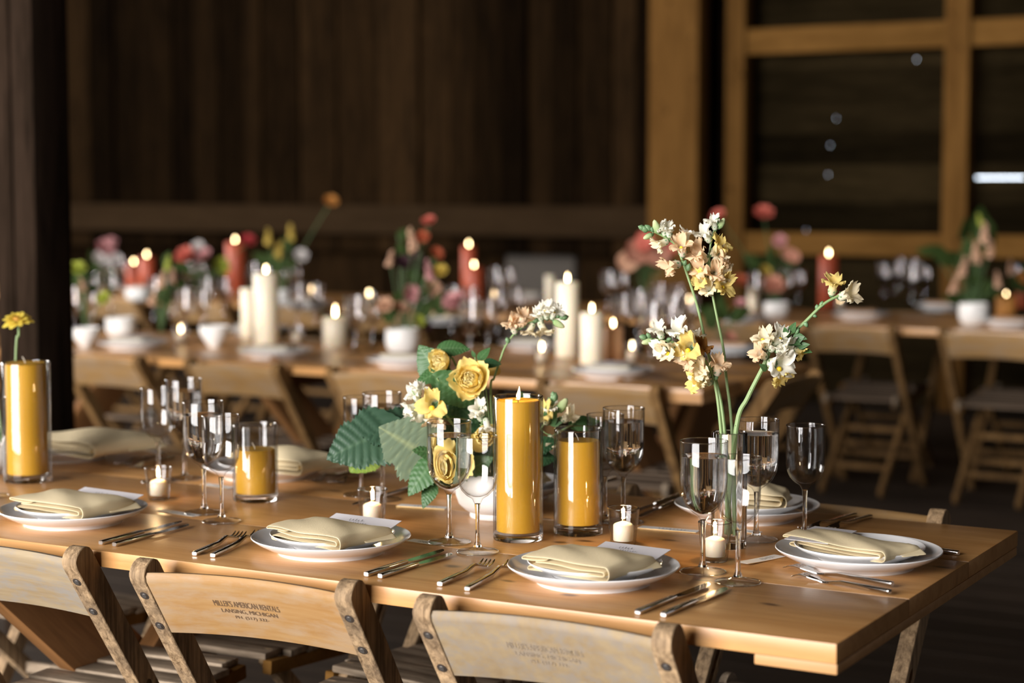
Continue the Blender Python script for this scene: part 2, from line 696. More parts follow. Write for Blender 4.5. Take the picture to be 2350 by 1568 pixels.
M_fc = petal_mat('snapdragon_cream', (0.84, 0.83, 0.66), (0.88, 0.77, 0.54), 0.42, 0.02)
M_fy = petal_mat('snapdragon_yellow', (0.84, 0.80, 0.60), (0.86, 0.68, 0.24), 0.42, 0.017)
M_fb = petal_mat('snapdragon_withered', (0.6, 0.4, 0.2), (0.33, 0.15, 0.04), 0.3, 0.017)
M_pal = plain('yellow_palate', (0.85, 0.60, 0.03), 0.5)
M_rose = petal_mat('rose_yellow', (0.94, 0.71, 0.20), (0.96, 0.83, 0.38), 0.35, 0.03)
M_rosei = petal_mat('rose_pale_centre', (0.94, 0.74, 0.24), (0.97, 0.90, 0.56), 0.35, 0.025)
M_roseb = petal_mat('rose_buff', (0.80, 0.58, 0.14), (0.84, 0.66, 0.28), 0.35, 0.03)
M_zin = petal_mat('zinnia_yellow', (0.72, 0.52, 0.06), (0.82, 0.66, 0.12), 0.3, 0.03, 0)
M_zinc = plain('zinnia_disc', (0.45, 0.22, 0.03), 0.7, bump=0.8, bscale=400)
M_lf = leaf_mat('leaf_blue_green', (0.036, 0.080, 0.046), (0.062, 0.118, 0.068))
M_lf2 = leaf_mat('leaf_grey_underside', (0.15, 0.205, 0.13), (0.27, 0.32, 0.17), 0.7)
M_lf3 = leaf_mat('leaf_spring_green', (0.15, 0.26, 0.035), (0.28, 0.38, 0.09), 0.5, 0.4)
M_lf4 = leaf_mat('leaf_dark_glossy', (0.025, 0.070, 0.030), (0.05, 0.11, 0.05), 0.25, 0.08)
M_lf5 = leaf_mat('leaf_fresh_green', (0.050, 0.125, 0.040), (0.095, 0.18, 0.075), 0.45, 0.15)
M_far = {
    'coral': plain('far_coral', (0.56, 0.13, 0.09), 0.7), 'salmon': plain('far_salmon', (0.62, 0.28, 0.19), 0.7),
    'pink': plain('far_pink', (0.55, 0.26, 0.26), 0.7), 'white': plain('far_white', (0.66, 0.62, 0.6), 0.7),
    'plum': plain('far_plum', (0.045, 0.012, 0.02), 0.7), 'peach': plain('far_peach', (0.62, 0.37, 0.24), 0.7),
    'yellow': plain('far_yellow', (0.56, 0.40, 0.07), 0.7), 'lime': plain('far_lime', (0.36, 0.40, 0.05), 0.7),
    'red': plain('far_red', (0.42, 0.035, 0.04), 0.7), 'rust': plain('far_rust', (0.45, 0.10, 0.04), 0.7),
    'amber': plain('far_amber', (0.55, 0.24, 0.05), 0.7)}
M_fleaf = plain('far_leaf', (0.026, 0.046, 0.009), 0.75, spec=0.15)
M_flstem = plain('far_stem', (0.07, 0.13, 0.04), 0.6)
# ------------------------------------------------------------------ the barn
FR = Matrix.Rotation(YAW, 4, 'Z')
FR.translation = Vector((A0.x, A0.y, 0))        # furniture frame: x right along tables (s = -x), y away (t), z up


def room(name, lo, hi, mat, bevel=0.0):
    return structure(part(name, MB().box(lo, hi), mat, None, FR, bevel=bevel))


SL, SR, TB, TF = 12.0, -5.0, 8.8, -9.0          # left, right, back, front (s, s, t, t)
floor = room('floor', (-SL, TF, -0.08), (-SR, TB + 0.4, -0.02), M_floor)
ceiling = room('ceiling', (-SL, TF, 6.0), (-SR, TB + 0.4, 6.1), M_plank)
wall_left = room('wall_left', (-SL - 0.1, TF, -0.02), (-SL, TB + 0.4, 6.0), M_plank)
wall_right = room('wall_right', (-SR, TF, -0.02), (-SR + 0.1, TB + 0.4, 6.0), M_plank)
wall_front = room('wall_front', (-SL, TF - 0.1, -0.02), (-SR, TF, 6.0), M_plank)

# floor boards run along the tables
t = -2.8
k = 0
while t < 8.7:
    w = 0.19 + 0.05 * ((k * 37) % 10) / 10
    part('floor_board', MB().box((-11.9, t + 0.004, -0.02), (4.9, min(t + w, 8.75) - 0.004, 0.0)), M_floor, floor, bevel=0.003, bseg=1)
    t += w
    k += 1

# back wall, left part: upright planks; s of their joints read from the plank edges seen in the photo
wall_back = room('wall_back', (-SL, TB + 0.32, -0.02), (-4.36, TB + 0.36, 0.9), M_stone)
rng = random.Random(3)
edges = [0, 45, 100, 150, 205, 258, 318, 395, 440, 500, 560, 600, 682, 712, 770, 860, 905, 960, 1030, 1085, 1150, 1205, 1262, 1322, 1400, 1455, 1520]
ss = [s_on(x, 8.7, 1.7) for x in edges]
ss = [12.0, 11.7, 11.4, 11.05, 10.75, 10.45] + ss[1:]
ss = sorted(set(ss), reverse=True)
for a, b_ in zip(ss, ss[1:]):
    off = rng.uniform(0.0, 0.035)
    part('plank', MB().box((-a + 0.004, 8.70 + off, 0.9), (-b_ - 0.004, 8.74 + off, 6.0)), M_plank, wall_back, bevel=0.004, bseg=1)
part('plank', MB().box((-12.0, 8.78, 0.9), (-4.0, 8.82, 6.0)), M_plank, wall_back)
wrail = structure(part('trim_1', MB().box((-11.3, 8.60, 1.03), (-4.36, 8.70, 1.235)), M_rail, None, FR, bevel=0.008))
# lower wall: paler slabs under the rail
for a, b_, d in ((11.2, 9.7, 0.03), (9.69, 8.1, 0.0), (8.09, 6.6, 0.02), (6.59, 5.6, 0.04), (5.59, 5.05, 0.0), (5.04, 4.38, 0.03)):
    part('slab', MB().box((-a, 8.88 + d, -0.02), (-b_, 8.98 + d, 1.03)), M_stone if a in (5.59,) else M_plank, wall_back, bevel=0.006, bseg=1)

# back wall, right part: level boards with knot holes and an open joint that let the daylight in
holes = [(2102, 136), (1918, 272), (1904, 334), (1899, 401), (1848, 528), (2137, 497), (2137, 530)]
hp = []
for x, y in holes:
    q = at_t(x, y, 9.0)
    hp.append((-st_of(q)[0], q.z))
slot = [(-st_of(at_t(x, 408, 9.0))[0], at_t(x, 408, 9.0).z) for x in (2238, 2352)]


def board_with_holes(x0, x1, z0, z1, hs, y=9.0, th=0.03):
    mb = MB()
    xs = [x0]
    for hx, hz, wx, wz in sorted(hs):
        xs += [hx - wx, hx + wx]
    xs.append(x1)
    for i in range(0, len(xs) - 1):
        if i % 2 == 0:
            mb.box((xs[i], y, z0), (xs[i + 1], y + th, z1))
        else:
            hx, hz, wx, wz = sorted(hs)[i // 2]
            mb.box((xs[i], y, z0), (xs[i + 1], y + th, hz - wz))
            mb.box((xs[i], y, hz + wz), (xs[i + 1], y + th, z1))
    return mb


z = -0.02
k = 0
while z < 6.0:
    h = 0.2 + 0.04 * ((k * 29) % 7) / 7
    hs = [(x, zz, 0.0065, 0.0065) for x, zz in hp if z + 0.008 < zz < z + h - 0.008]
    if z + 0.01 < slot[0][1] < z + h - 0.01:
        hs.append(((slot[0][0] + slot[1][0]) / 2, slot[0][1], abs(slot[1][0] - slot[0][0]) / 2, 0.0045))
    off = 0.0
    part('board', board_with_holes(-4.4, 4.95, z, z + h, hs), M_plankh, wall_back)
    z += h
    k += 1

# the framing that stands proud of the boards
def trim(n, lo, hi, mat, bevel=0.006):
    return structure(part('trim_%d' % n, MB().box(lo, hi), mat, None, FR, bevel=bevel))


sa, sb = s_on(1500, 8.6, 1.7), s_on(1612, 8.6, 1.7)
trim(2, (-sa, 8.52, -0.02), (-sb, 8.7, 6.0), M_beamz)
sc_, sd = s_on(1664, 8.7, 1.7), s_on(1706, 8.7, 1.7)
trim(3, (-sc_, 8.7, -0.02), (-sd, 8.86, 6.0), M_beamz)
se, sf = s_on(2164, 8.7, 1.7), s_on(2221, 8.7, 1.7)
trim(4, (-se, 8.7, -0.02), (-sf, 8.86, 6.0), M_beamz)
trim(5, (-sd + 0.003, 8.72, 2.20), (-se - 0.003, 8.86, 2.36), M_beamx)
trim(6, (-sf + 0.003, 8.72, 2.20), (4.9, 8.86, 2.36), M_beamx)
trim(7, (-sd + 0.003, 8.72, 0.935), (-se - 0.003, 8.86, 1.075), M_beamx)
trim(8, (-sf + 0.003, 8.72, 0.935), (4.9, 8.86, 1.075), M_beamx)
trim(9, (-sb + 0.01, 8.86, -0.02), (-sc_ - 0.01, 8.9, 6.0), M_plank)

# the heavy dark post left of the front table, split down its face
pc = at_t(86, 900, 1.78)
sp, tp = st_of(pc)
pm = MB()
w = 0.0775
pm.box((-sp - w, tp - w, 0.0), (-sp - 0.012, tp + w, 6.0))
pm.box((-sp - 0.006, tp - w + 0.002, 0.0), (-sp + w, tp + w, 6.0))
pm.box((-sp - 0.013, tp - w + 0.03, 0.0), (-sp - 0.005, tp + w - 0.01, 6.0))
post = structure(part('trim_10', pm, M_post, None, FR, bevel=0.006))

# ------------------------------------------------------------------ tables
def trestle(root, x, near, far, mat):
    """X of two wide boards across the table"""
    for sgn, off in ((1, -0.022), (-1, 0.022)):
        a = Vector((x + off, near + 0.05 if sgn > 0 else far - 0.05, 0.70))
        b = Vector((x + off, far - 0.02 if sgn > 0 else near + 0.02, 0.0))
        d = (b - a).normalized()
        M = frame(a, d, (1, 0, 0))
        L = (b - a).length
        part('trestle_board', MB().box((-0.01, -0.075, -0.02), (L - 0.04, 0.075, 0.02)), mat, root, M, bevel=0.004)
    part('trestle_cleat', MB().box((x - 0.05, near + 0.02, 0.655), (x + 0.05, far - 0.02, 0.702)), mat, root, bevel=0.003)


def table(label, s0, s1, t0, t1, group, tres, thick=0.036, nplank=3):
    root = thing('dining_table', label, 'table', FR @ Vector((-(s0 + s1) / 2, (t0 + t1) / 2, 0)), YAW, group)
    L, W = (s1 - s0), (t1 - t0)
    pw = W / nplank
    for i in range(nplank):
        y0 = -W / 2 + i * pw
        part('tabletop_board', MB().box((-L / 2, y0 + 0.0005, 0.75 - thick + 0.008), (L / 2, y0 + pw - 0.0005, 0.75)), M_top, root, bevel=0.0022)
    for x in (L / 2 - 0.06, -L / 2 + 0.06):
        part('end_batten', MB().box((x - 0.06, -W / 2 + 0.004, 0.75 - thick - 0.008), (x + 0.06, W / 2 - 0.004, 0.75 - thick + 0.0075)), M_edge, root, bevel=0.003)
    for s in tres:
        trestle(root, (s0 + s1) / 2 - s, -W / 2 + 0.05, W / 2 - 0.05, M_trestle)
    return root


TW = 0.947
front_table = table('long pine dining table in front with a mustard candle centrepiece', 0.0, 3.0, 0.0, TW, None, (1.62, 2.7), 0.036)
mid_table = table('long pine table in the middle row with ivory pillar candles', 1.42, 4.7, 2.78, 2.78 + TW, None, (1.75, 3.1, 4.4))
far_tableR = table('pine table by the back wall at right, with a rust candle', -0.2, 3.6, 5.48, 5.48 + TW, None, (0.6, 2.9))
far_tableL = table('pine table by the back wall at left, with rust-red candles', 3.64, 7.9, 5.48, 5.48 + TW, None, (4.3, 7.2))


# ------------------------------------------------------------------ folding chairs
def upright_mesh(x):
    """slanted side post with rounded top and a slot, extruded in x"""
    top, foot = Vector((0.0, 0.742)), Vector((0.50, 0.0))
    d = (foot - top).normalized()
    n = Vector((d.y, -d.x))
    hw = 0.024
    bm = bmesh.new()
    pts = []
    for i in range(9):
        a = pi * i / 8
        pts.append(top + n * hw * cos(a) - d * hw * 0.9 * sin(a))
    pts.append(foot - n * hw * 0.9)
    pts.append(foot + n * hw * 0.9 + d * 0.0)
    for p in pts[-2:]:
        p.y = 0.0
    vs = [bm.verts.new((0, p.x, p.y)) for p in pts]
    ed = [bm.edges.new((vs[i], vs[(i + 1) % len(vs)])) for i in range(len(vs))]
    sl = []
    c0, c1 = top + d * 0.30, top + d * 0.40
    for i in range(5):
        a = pi * i / 4
        sl.append(c0 + n * 0.007 * cos(a) - d * 0.007 * sin(a))
    for i in range(5):
        a = pi + pi * i / 4
        sl.append(c1 + n * 0.007 * cos(a) - d * 0.007 * sin(a))
    vs2 = [bm.verts.new((0, p.x, p.y)) for p in sl]
    ed += [bm.edges.new((vs2[i], vs2[(i + 1) % len(vs2)])) for i in range(len(vs2))]
    bmesh.ops.triangle_fill(bm, edges=ed, use_beauty=True)
    r = bmesh.ops.extrude_face_region(bm, geom=list(bm.faces))
    bmesh.ops.translate(bm, verts=[g for g in r['geom'] if isinstance(g, bmesh.types.BMVert)], vec=(0.030, 0, 0))
    bmesh.ops.translate(bm, verts=bm.verts, vec=(x - 0.015, 0, 0))
    bmesh.ops.recalc_face_normals(bm, faces=bm.faces)
    me = bpy.data.meshes.new('upright')
    bm.to_mesh(me)
    bm.free()
    me.polygons.foreach_set('use_smooth', [True] * len(me.polygons))
    me.set_sharp_from_angle(angle=radians(40))
    return me


CH_D = Vector((0, 0.50, -0.742)).normalized()     # down along the upright


def make_chair(label, back_mat, group=None, screws=True, upm=None, slat=None):
    upm = upm or M_greyz
    slat = slat or M_grey
    root = thing('folding_chair', label, 'chair', (0, 0, 0), 0, group)
    W = 0.190
    for sx in (-1, 1):
        u = part('upright', upright_mesh(sx * W), upm, root)
        bv = u.modifiers.new('bevel', 'BEVEL')
        bv.width = 0.004
        bv.segments = 2
        bv.limit_method = 'ANGLE'
        bv.angle_limit = radians(50)
        if screws:
            for dd in (0.030, 0.100):
                c = Vector((sx * W, 0, 0.742)) + CH_D * dd
                nrm = Vector((0, -0.742, -0.50)).normalized()
                part('screw', MB().lathe([(0, 0.0012), (0.0045, 0.0008), (0.0058, -0.002), (0.0058, -0.006)], 12), M_screw, u, zframe(c + nrm * 0.0245, nrm))
                part('screw_washer', MB().lathe([(0.0058, 0.0002), (0.0082, -0.0002), (0.0086, -0.003), (0.0058, -0.003)], 14), M_wick, u, zframe(c + nrm * 0.0242, nrm))
    # backrest board between the uprights, slightly dished, rounded top edge
    bx = W - 0.0155
    nrm = Vector((0, 0.742, 0.50)).normalized()
    up = -CH_D
    cen = Vector((0, 0, 0.742)) + CH_D * 0.052 - nrm * 0.012
    secs = []
    for i in range(25):
        x = -bx + 2 * bx * i / 24
        bow = 0.010 * (1 - (x / bx) ** 2)
        ring = []
        for (h, n_) in ((-0.064, -0.009), (-0.064, 0.009), (0.052, 0.009), (0.060, 0.006), (0.064, 0.0), (0.061, -0.006), (0.052, -0.0095)):
            ring.append(cen + Vector((x, 0, 0)) + up * h + nrm * (n_ + bow))
        secs.append(ring)
    # mesh in its own frame so that the grain follows the board
    BM = frame(cen, (1, 0, 0), nrm)
    inv = BM.inverted()
    bk = part('backrest', MB().loft([[inv @ p for p in r] for r in secs]), back_mat, root, BM, sharp=50)
    # seat: slats across, on two side rails
    def seat(y, z=0.0):
        return Vector((0, y, 0.425 + 0.03 * (y - 0.15) / 0.37 + z))
    ys = [0.165, 0.225, 0.285, 0.345, 0.405, 0.465]
    for k_, y in enumerate(ys):
        wx = W - 0.020 - (0.02 if k_ == 5 else 0.0)
        a = seat(y)
        part('seat_slat', MB().box((-wx, y, a.z - 0.014), (wx, y + 0.0575, a.z)), slat, root, bevel=0.004)
    for sx in (-1, 1):
        x = sx * (W - 0.035)
        part('seat_rail', MB().beam((x, 0.16, 0.397), (x, 0.525, 0.424), 0.022, 0.028), M_beamx, root, bevel=0.004)
        part('leg', MB().beam((sx * (W - 0.055), 0.50, 0.44), (sx * (W - 0.055), 0.045, 0.012), 0.024, 0.034), upm, root, bevel=0.004)
        part('hinge_disc', MB().lathe([(0, 0.006), (0.022, 0.005), (0.026, 0.0), (0.026, -0.012), (0, -0.012)], 20), M_grey, root, zframe((sx * (W - 0.025), 0.165, 0.415), (sx, 0, 0)), sharp=45)
    p1 = Vector((0, 0, 0.742)) + CH_D * 0.72
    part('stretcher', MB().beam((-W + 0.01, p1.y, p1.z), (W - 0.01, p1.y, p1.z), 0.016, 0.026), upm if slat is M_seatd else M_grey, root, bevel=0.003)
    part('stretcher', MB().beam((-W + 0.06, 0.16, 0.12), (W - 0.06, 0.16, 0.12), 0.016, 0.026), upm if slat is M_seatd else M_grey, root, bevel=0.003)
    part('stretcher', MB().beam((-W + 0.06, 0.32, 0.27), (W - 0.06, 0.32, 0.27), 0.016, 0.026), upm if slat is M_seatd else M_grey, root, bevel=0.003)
    return root


def text_part(lines, mat, parent, M, bend=None, name='stencil_lettering'):
    """flat printed lettering, one mesh; lines = (text, baseline y, cap height, width)"""
    mb = MB()
    for txt, y0, h, w in lines:
        cu = bpy.data.curves.new('lettering', 'FONT')
        cu.body = txt
        cu.size = 1.0
        tmp = bpy.data.objects.new('lettering', cu)
        COL.objects.link(tmp)
        dg = bpy.context.evaluated_depsgraph_get()
        me = bpy.data.meshes.new_from_object(tmp.evaluated_get(dg))
        xs = [v.co.x for v in me.vertices]
        x0, x1 = min(xs), max(xs)
        vs = []
        for v in me.vertices:
            x = ((v.co.x - x0) / (x1 - x0) - 0.5) * w
            vs.append(M @ Vector((x, y0 + v.co.y * h / 0.69, 0)))
        if bend:
            vs = [bend(p) for p in vs]
        mb.add(vs, [tuple(p.vertices) for p in me.polygons])
        bpy.data.objects.remove(tmp)
        bpy.data.curves.remove(cu)
        bpy.data.meshes.remove(me)
    return part(name, mb, mat, parent, sharp=0)


def put_chair(o, s, t, turn=0.0, far=False):
    o.location = P(s, t, 0)
    o.rotation_euler = (0, 0, YAW + turn + (pi if far else 0))
    return o


chA = make_chair('pale grey worn folding chair at the lower left, second place from the table corner chair', M_backA)
chA['label'] = 'folding chair at lower left with a pale grey scuffed backrest, cut by the frame'
put_chair(chA, 1.497, -0.055, radians(3.5))
chB = make_chair('folding chair with a honey backrest stencilled MILLER\'S AMERICAN RENTALS', M_backB)
put_chair(chB, 0.952, -0.052, radians(4.5))
chC = make_chair('sun-bleached folding chair nearest the table corner, faint stencil on its backrest', M_backC)
put_chair(chC, 0.412, -0.062, radians(1.4))
def on_back(p):
    bow = 0.010 * (1 - (p.x / 0.1745) ** 2)
    return Vector((p.x, p.y, -0.0101 + bow))


for ch, mt, lab in ((chB, M_stencil, 'dark'), (chC, M_stencil2, 'faint')):
    bk = [c for c in ch.children if c.name.startswith('backrest')][0]
    tx = text_part([("MILLER'S AMERICAN RENTALS", 0.006, 0.0125, 0.122), ('LANSING, MICHIGAN', -0.008, 0.0085, 0.104), ('PH. (517) 332-', -0.0205, 0.0065, 0.062)],
                   mt, bk, Matrix.Translation((-0.006, 0.0, 0)) @ Matrix.Rotation(pi, 4, 'X'), on_back)
    tx['label'] = lab + ' stencilled lettering'

proto = make_chair('folding chair past the right end plate, its grey back just above the table edge', M_backD, screws=False)
put_chair(proto, 0.355, 1.03, radians(-3), True)
for lab, s, t, tn in (('folding chair opposite the tall candle, only a rounded post end above the table edge', 0.985, 1.02, -6),
                      ('folding chair on the far side of the front table behind the big green leaves', 1.52, 1.04, 2),
                      ('folding chair on the far side of the front table behind the left napkin', 2.06, 1.05, 0)):
    c = copy_tree(proto)
    c['label'] = lab
    put_chair(c, s, t, radians(tn), True)

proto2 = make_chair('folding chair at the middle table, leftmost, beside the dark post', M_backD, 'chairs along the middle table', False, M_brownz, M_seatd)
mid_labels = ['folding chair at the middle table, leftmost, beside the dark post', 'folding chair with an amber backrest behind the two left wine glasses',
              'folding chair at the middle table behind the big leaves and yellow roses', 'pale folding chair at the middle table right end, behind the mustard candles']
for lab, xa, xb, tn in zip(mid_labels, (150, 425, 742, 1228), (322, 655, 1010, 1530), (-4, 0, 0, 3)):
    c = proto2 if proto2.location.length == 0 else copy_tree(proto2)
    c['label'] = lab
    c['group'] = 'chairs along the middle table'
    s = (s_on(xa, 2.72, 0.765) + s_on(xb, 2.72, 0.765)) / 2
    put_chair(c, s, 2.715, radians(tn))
bk = [c for c in chC.children]
far_labels = ['folding chair at the back right table, left of the dark gap', 'folding chair at the back right table cut by the right edge of the frame']
for lab, xa, xb in zip(far_labels, (1850, 2168), (2060, 2372)):
    c = copy_tree(proto2)
    c['label'] = lab
    c['group'] = 'chairs along the back right table'
    s = (s_on(xa, 5.42, 0.765) + s_on(xb, 5.42, 0.765)) / 2
    put_chair(c, s, 5.40, 0)
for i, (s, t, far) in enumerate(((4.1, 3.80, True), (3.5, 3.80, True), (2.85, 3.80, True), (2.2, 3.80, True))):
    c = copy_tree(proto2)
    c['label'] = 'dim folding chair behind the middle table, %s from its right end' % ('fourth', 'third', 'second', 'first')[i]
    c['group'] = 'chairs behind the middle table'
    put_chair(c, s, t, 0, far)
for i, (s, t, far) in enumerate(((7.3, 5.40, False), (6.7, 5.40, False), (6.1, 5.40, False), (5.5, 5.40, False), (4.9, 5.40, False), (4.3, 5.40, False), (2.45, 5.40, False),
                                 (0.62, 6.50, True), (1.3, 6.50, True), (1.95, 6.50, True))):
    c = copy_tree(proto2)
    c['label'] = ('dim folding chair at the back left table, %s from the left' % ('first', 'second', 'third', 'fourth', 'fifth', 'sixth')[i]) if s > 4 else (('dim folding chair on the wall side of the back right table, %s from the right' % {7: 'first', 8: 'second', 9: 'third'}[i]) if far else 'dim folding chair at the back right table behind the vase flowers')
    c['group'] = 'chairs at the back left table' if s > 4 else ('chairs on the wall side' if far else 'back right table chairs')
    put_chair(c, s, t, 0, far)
c = copy_tree(proto2)
c['label'] = 'folding chair at the right end of the middle table, seen below the snapdragons'
c.location = P(1.30, 3.25, 0)
c.rotation_euler = (0, 0, YAW + pi / 2)
# ------------------------------------------------------------------ plates, napkins, cards
PLATE = [(0, 0.004), (0.080, 0.0045), (0.0845, 0.0), (0.0895, 0.0), (0.091, 0.0055), (0.108, 0.011), (0.126, 0.0205), (0.1325, 0.0255), (0.1340, 0.0272),
         (0.1332, 0.0285), (0.1305, 0.0278), (0.120, 0.0205), (0.104, 0.0135), (0.088, 0.0105), (0.05, 0.0098), (0, 0.0098)]
SALAD = [(0, 0.003), (0.060, 0.0032), (0.0635, 0.0), (0.067, 0.0), (0.069, 0.004), (0.085, 0.009), (0.099, 0.0160), (0.1042, 0.0200), (0.1050, 0.0215),
         (0.1042, 0.0226), (0.1020, 0.0220), (0.094, 0.0165), (0.082, 0.0110), (0.066, 0.0085), (0.03, 0.008), (0, 0.008)]
plate_me = MB().lathe(PLATE, 72).mesh('dinner_plate', 60)
salad_me = MB().lathe(SALAD, 64).mesh('salad_plate', 60)
plate_me.materials.append(M_porc)
salad_me.materials.append(M_porc)
plate_lo = MB().lathe(PLATE, 32).mesh('dinner_plate', 60)
salad_lo = MB().lathe(SALAD, 32).mesh('salad_plate', 60)
plate_lo.materials.append(M_porc)
salad_lo.materials.append(M_porc)


def plates(p, where, lo=False, group=None):
    a = link('dinner_plate', plate_lo if lo else plate_me)
    a.location = p
    tag(a, 'dinner plate ' + where, 'plate', group)
    b_ = link('salad_plate', salad_lo if lo else salad_me)
    b_.location = p + Vector((0.002, 0.003, 0.0108))
    tag(b_, 'smaller upper plate ' + where, 'plate', (group + ', upper plates') if group else None)
    return a, b_


PW_ = [((168, 1180), 'at the lower left, in front of the tall left candle'),
       ((760, 1246), 'above the stencilled chair, left of the tall candle'),
       ((1362, 1313), 'nearest the camera, in front of the mustard candles'),
       ((1970, 1276), 'at the right end of the front table'),
       ((1714, 1170), 'behind the bud vase on the far side of the front table'),
       ((1156, 1120), 'hidden behind the tall mustard candle'),
       ((612, 1078), 'behind the small low mustard candle'),
       ((150, 1036), 'right of the tall left candle')]
PC = []
for (x, y), w_ in PW_:
    p = at(x, y, 0.765)
    p.z = 0.7501
    PC.append(p)
    plates(p, w_)


def spiral_profile(W, seed, loose=0.0, layers=2):
    """cross-section of a folded napkin: an outer wrap round two inner folds"""
    r = random.Random(seed)
    h = 0.0070 + loose
    pts = []

    def run(x0, x1, z, n=9, wob=0.0006):
        for i in range(n):
            k = i / (n - 1)
            pts.append((x0 + (x1 - x0) * k, z + r.uniform(-wob, wob) + loose * 0.9 * sin(k * 5 + seed)))

    def turn(x, z0, z1, side, n=6, bulge=1.0):
        zc, rr = (z0 + z1) / 2, abs(z1 - z0) / 2
        sg = 1 if z1 > z0 else -1
        for i in range(1, n):
            a = -pi / 2 + pi * i / n
            pts.append((x + side * rr * bulge * cos(a), zc + sg * rr * sin(a)))
    run(0.14 * W, 0.93 * W, 2.0 * h)
    turn(0.93 * W, 2.0 * h, 1.0 * h, 1)
    run(0.93 * W, 0.10 * W, 1.0 * h)
    turn(0.10 * W, 1.0 * h, 0.05 * h, -1)
    run(0.10 * W, 0.955 * W, 0.05 * h)
    turn(0.955 * W, 0.05 * h, 3.1 * h, 1, 8, 0.8)
    run(0.955 * W, 0.03 * W, 3.1 * h)
    turn(0.03 * W, 3.1 * h, 2.45 * h, -1, 5)
    run(0.03 * W, 0.30 * W, 2.45 * h, 5)
    return pts


def napkin(where, FL, FRt, BRt, z=0.774, seed=1, loose=0.0, arch=0.004, flap=True, hs=1.0):
    """FL, FRt, BRt: front-left, front-right and back-right corners in the photo frame"""
    a, b_, c_ = at(*FL, z), at(*FRt, z), at(*BRt, z + 0.016)
    c_.z = z
    x = (b_ - a)
    W = x.length
    y = (c_ - b_)
    x.normalize()
    y = y - x * y.dot(x)
    D = y.length
    y.normalize()
    M = Matrix((x, y, Vector((0, 0, 1)))).transposed().to_4x4()
    M.translation = a
    prof = [(px__, pz__ * hs) for px__, pz__ in spiral_profile(W, seed, loose)]
    r = random.Random(seed + 50)
    ph = [r.uniform(0, 6) for _ in range(4)]

    def fun(u, v):
        i = u * (len(prof) - 1)
        px_, pz = prof[int(round(i))]
        yy = D * v
        sag = -0.0028 * (2 * v - 1) ** 2
        puff = arch * sin(pi * min(max(px_ / W, 0), 1)) * (1 - (2 * v - 1) ** 2) * (pz / 0.016)
        wob = 0.0012 * sin(7 * v + ph[0] + 9 * px_ / W) * min(pz / 0.012, 1.2) + 0.0008 * sin(15 * v + ph[1] + px_ * 60)
        edge = 0.0018 * sin(9 * px_ / W + ph[2])
        return (px_ + 0.0022 * sin(5 * v + ph[3]), yy + edge * (1 if v > 0.5 else -1), 0.0015 + pz + sag + puff + wob)
    mb = MB().grid(fun, len(prof) - 1, 9)
    root = thing('linen_napkin', 'butter-yellow napkin ' + where, 'napkin', M=M)
    o = part('folded_cloth', mb, M_cloth, root, sharp=0)
    so = o.modifiers.new('thickness', 'SOLIDIFY')
    so.thickness = 0.0016
    so.offset = 0
    ss_ = o.modifiers.new('soft', 'SUBSURF')
    ss_.levels = 1
    ss_.render_levels = 1
    if flap:
        def ff(u, v):
            xx = W * (0.80 + 0.22 * u)
            yy = D * (0.55 + 0.52 * v)
            return (xx + 0.012 * v, yy - 0.01 * u, 0.004 + 0.011 * (1 - u) * v + 0.004 * sin(3 * u) + 0.0015)
        f = part('loose_corner', MB().grid(ff, 8, 8), M_cloth, root, sharp=0)
        so = f.modifiers.new('thickness', 'SOLIDIFY')
        so.thickness = 0.0016
        ss_ = f.modifiers.new('soft', 'SUBSURF')
        ss_.levels = 1
        ss_.render_levels = 1
    return root, M, W, D


napkin(PW_[0][1], (22, 1168), (190, 1194), (322, 1152), 0.776, 1)
napkin(PW_[1][1], (606, 1236), (780, 1266), (906, 1220), 0.776, 2)
napkin(PW_[2][1], (1196, 1305), (1396, 1338), (1520, 1286), 0.776, 3)
napkin(PW_[3][1], (1790, 1248), (2030, 1294), (2108, 1253), 0.776, 4, 0.0004, arch=0.002, hs=0.72)
napkin(PW_[4][1], (1660, 1168), (1800, 1172), (1862, 1132), 0.778, 5, 0.002, 0.008)
napkin(PW_[6][1], (520, 1072), (690, 1092), (750, 1052), 0.778, 6, 0.0018, 0.008)
napkin(PW_[7][1], (60, 1030), (215, 1052), (298, 1004), 0.778, 7, 0.0022, 0.009)
napkin(PW_[5][1], (1080, 1112), (1200, 1124), (1248, 1090), 0.778, 8)


def squiggle(mb, x0, x1, y, amp, rng, wid=0.0005, z=0.0006, loops=7):
    """handwriting: a flat wavering pen line"""
    pts = []
    n = loops * 7
    for i in range(n + 1):
        k = i / n
        a = k * loops * 2 * pi
        am = amp * (0.45 + 0.75 * abs(sin(k * 9.7 + rng.random() * 0.4)))
        pts.append(Vector((x0 + (x1 - x0) * k + 0.35 * amp * cos(a), y + am * sin(a) * 0.8, z)))
    vs, fs = [], []
    for i, p in enumerate(pts):
        d = pts[min(i + 1, n)] - pts[max(i - 1, 0)]
        nn = Vector((-d.y, d.x, 0)).normalized() * wid * (0.5 + 0.5 * rng.random())
        vs += [p + nn, p - nn]
    for i in range(n):
        fs.append((2 * i, 2 * i + 1, 2 * i + 3, 2 * i + 2))
    mb.add(vs, fs)


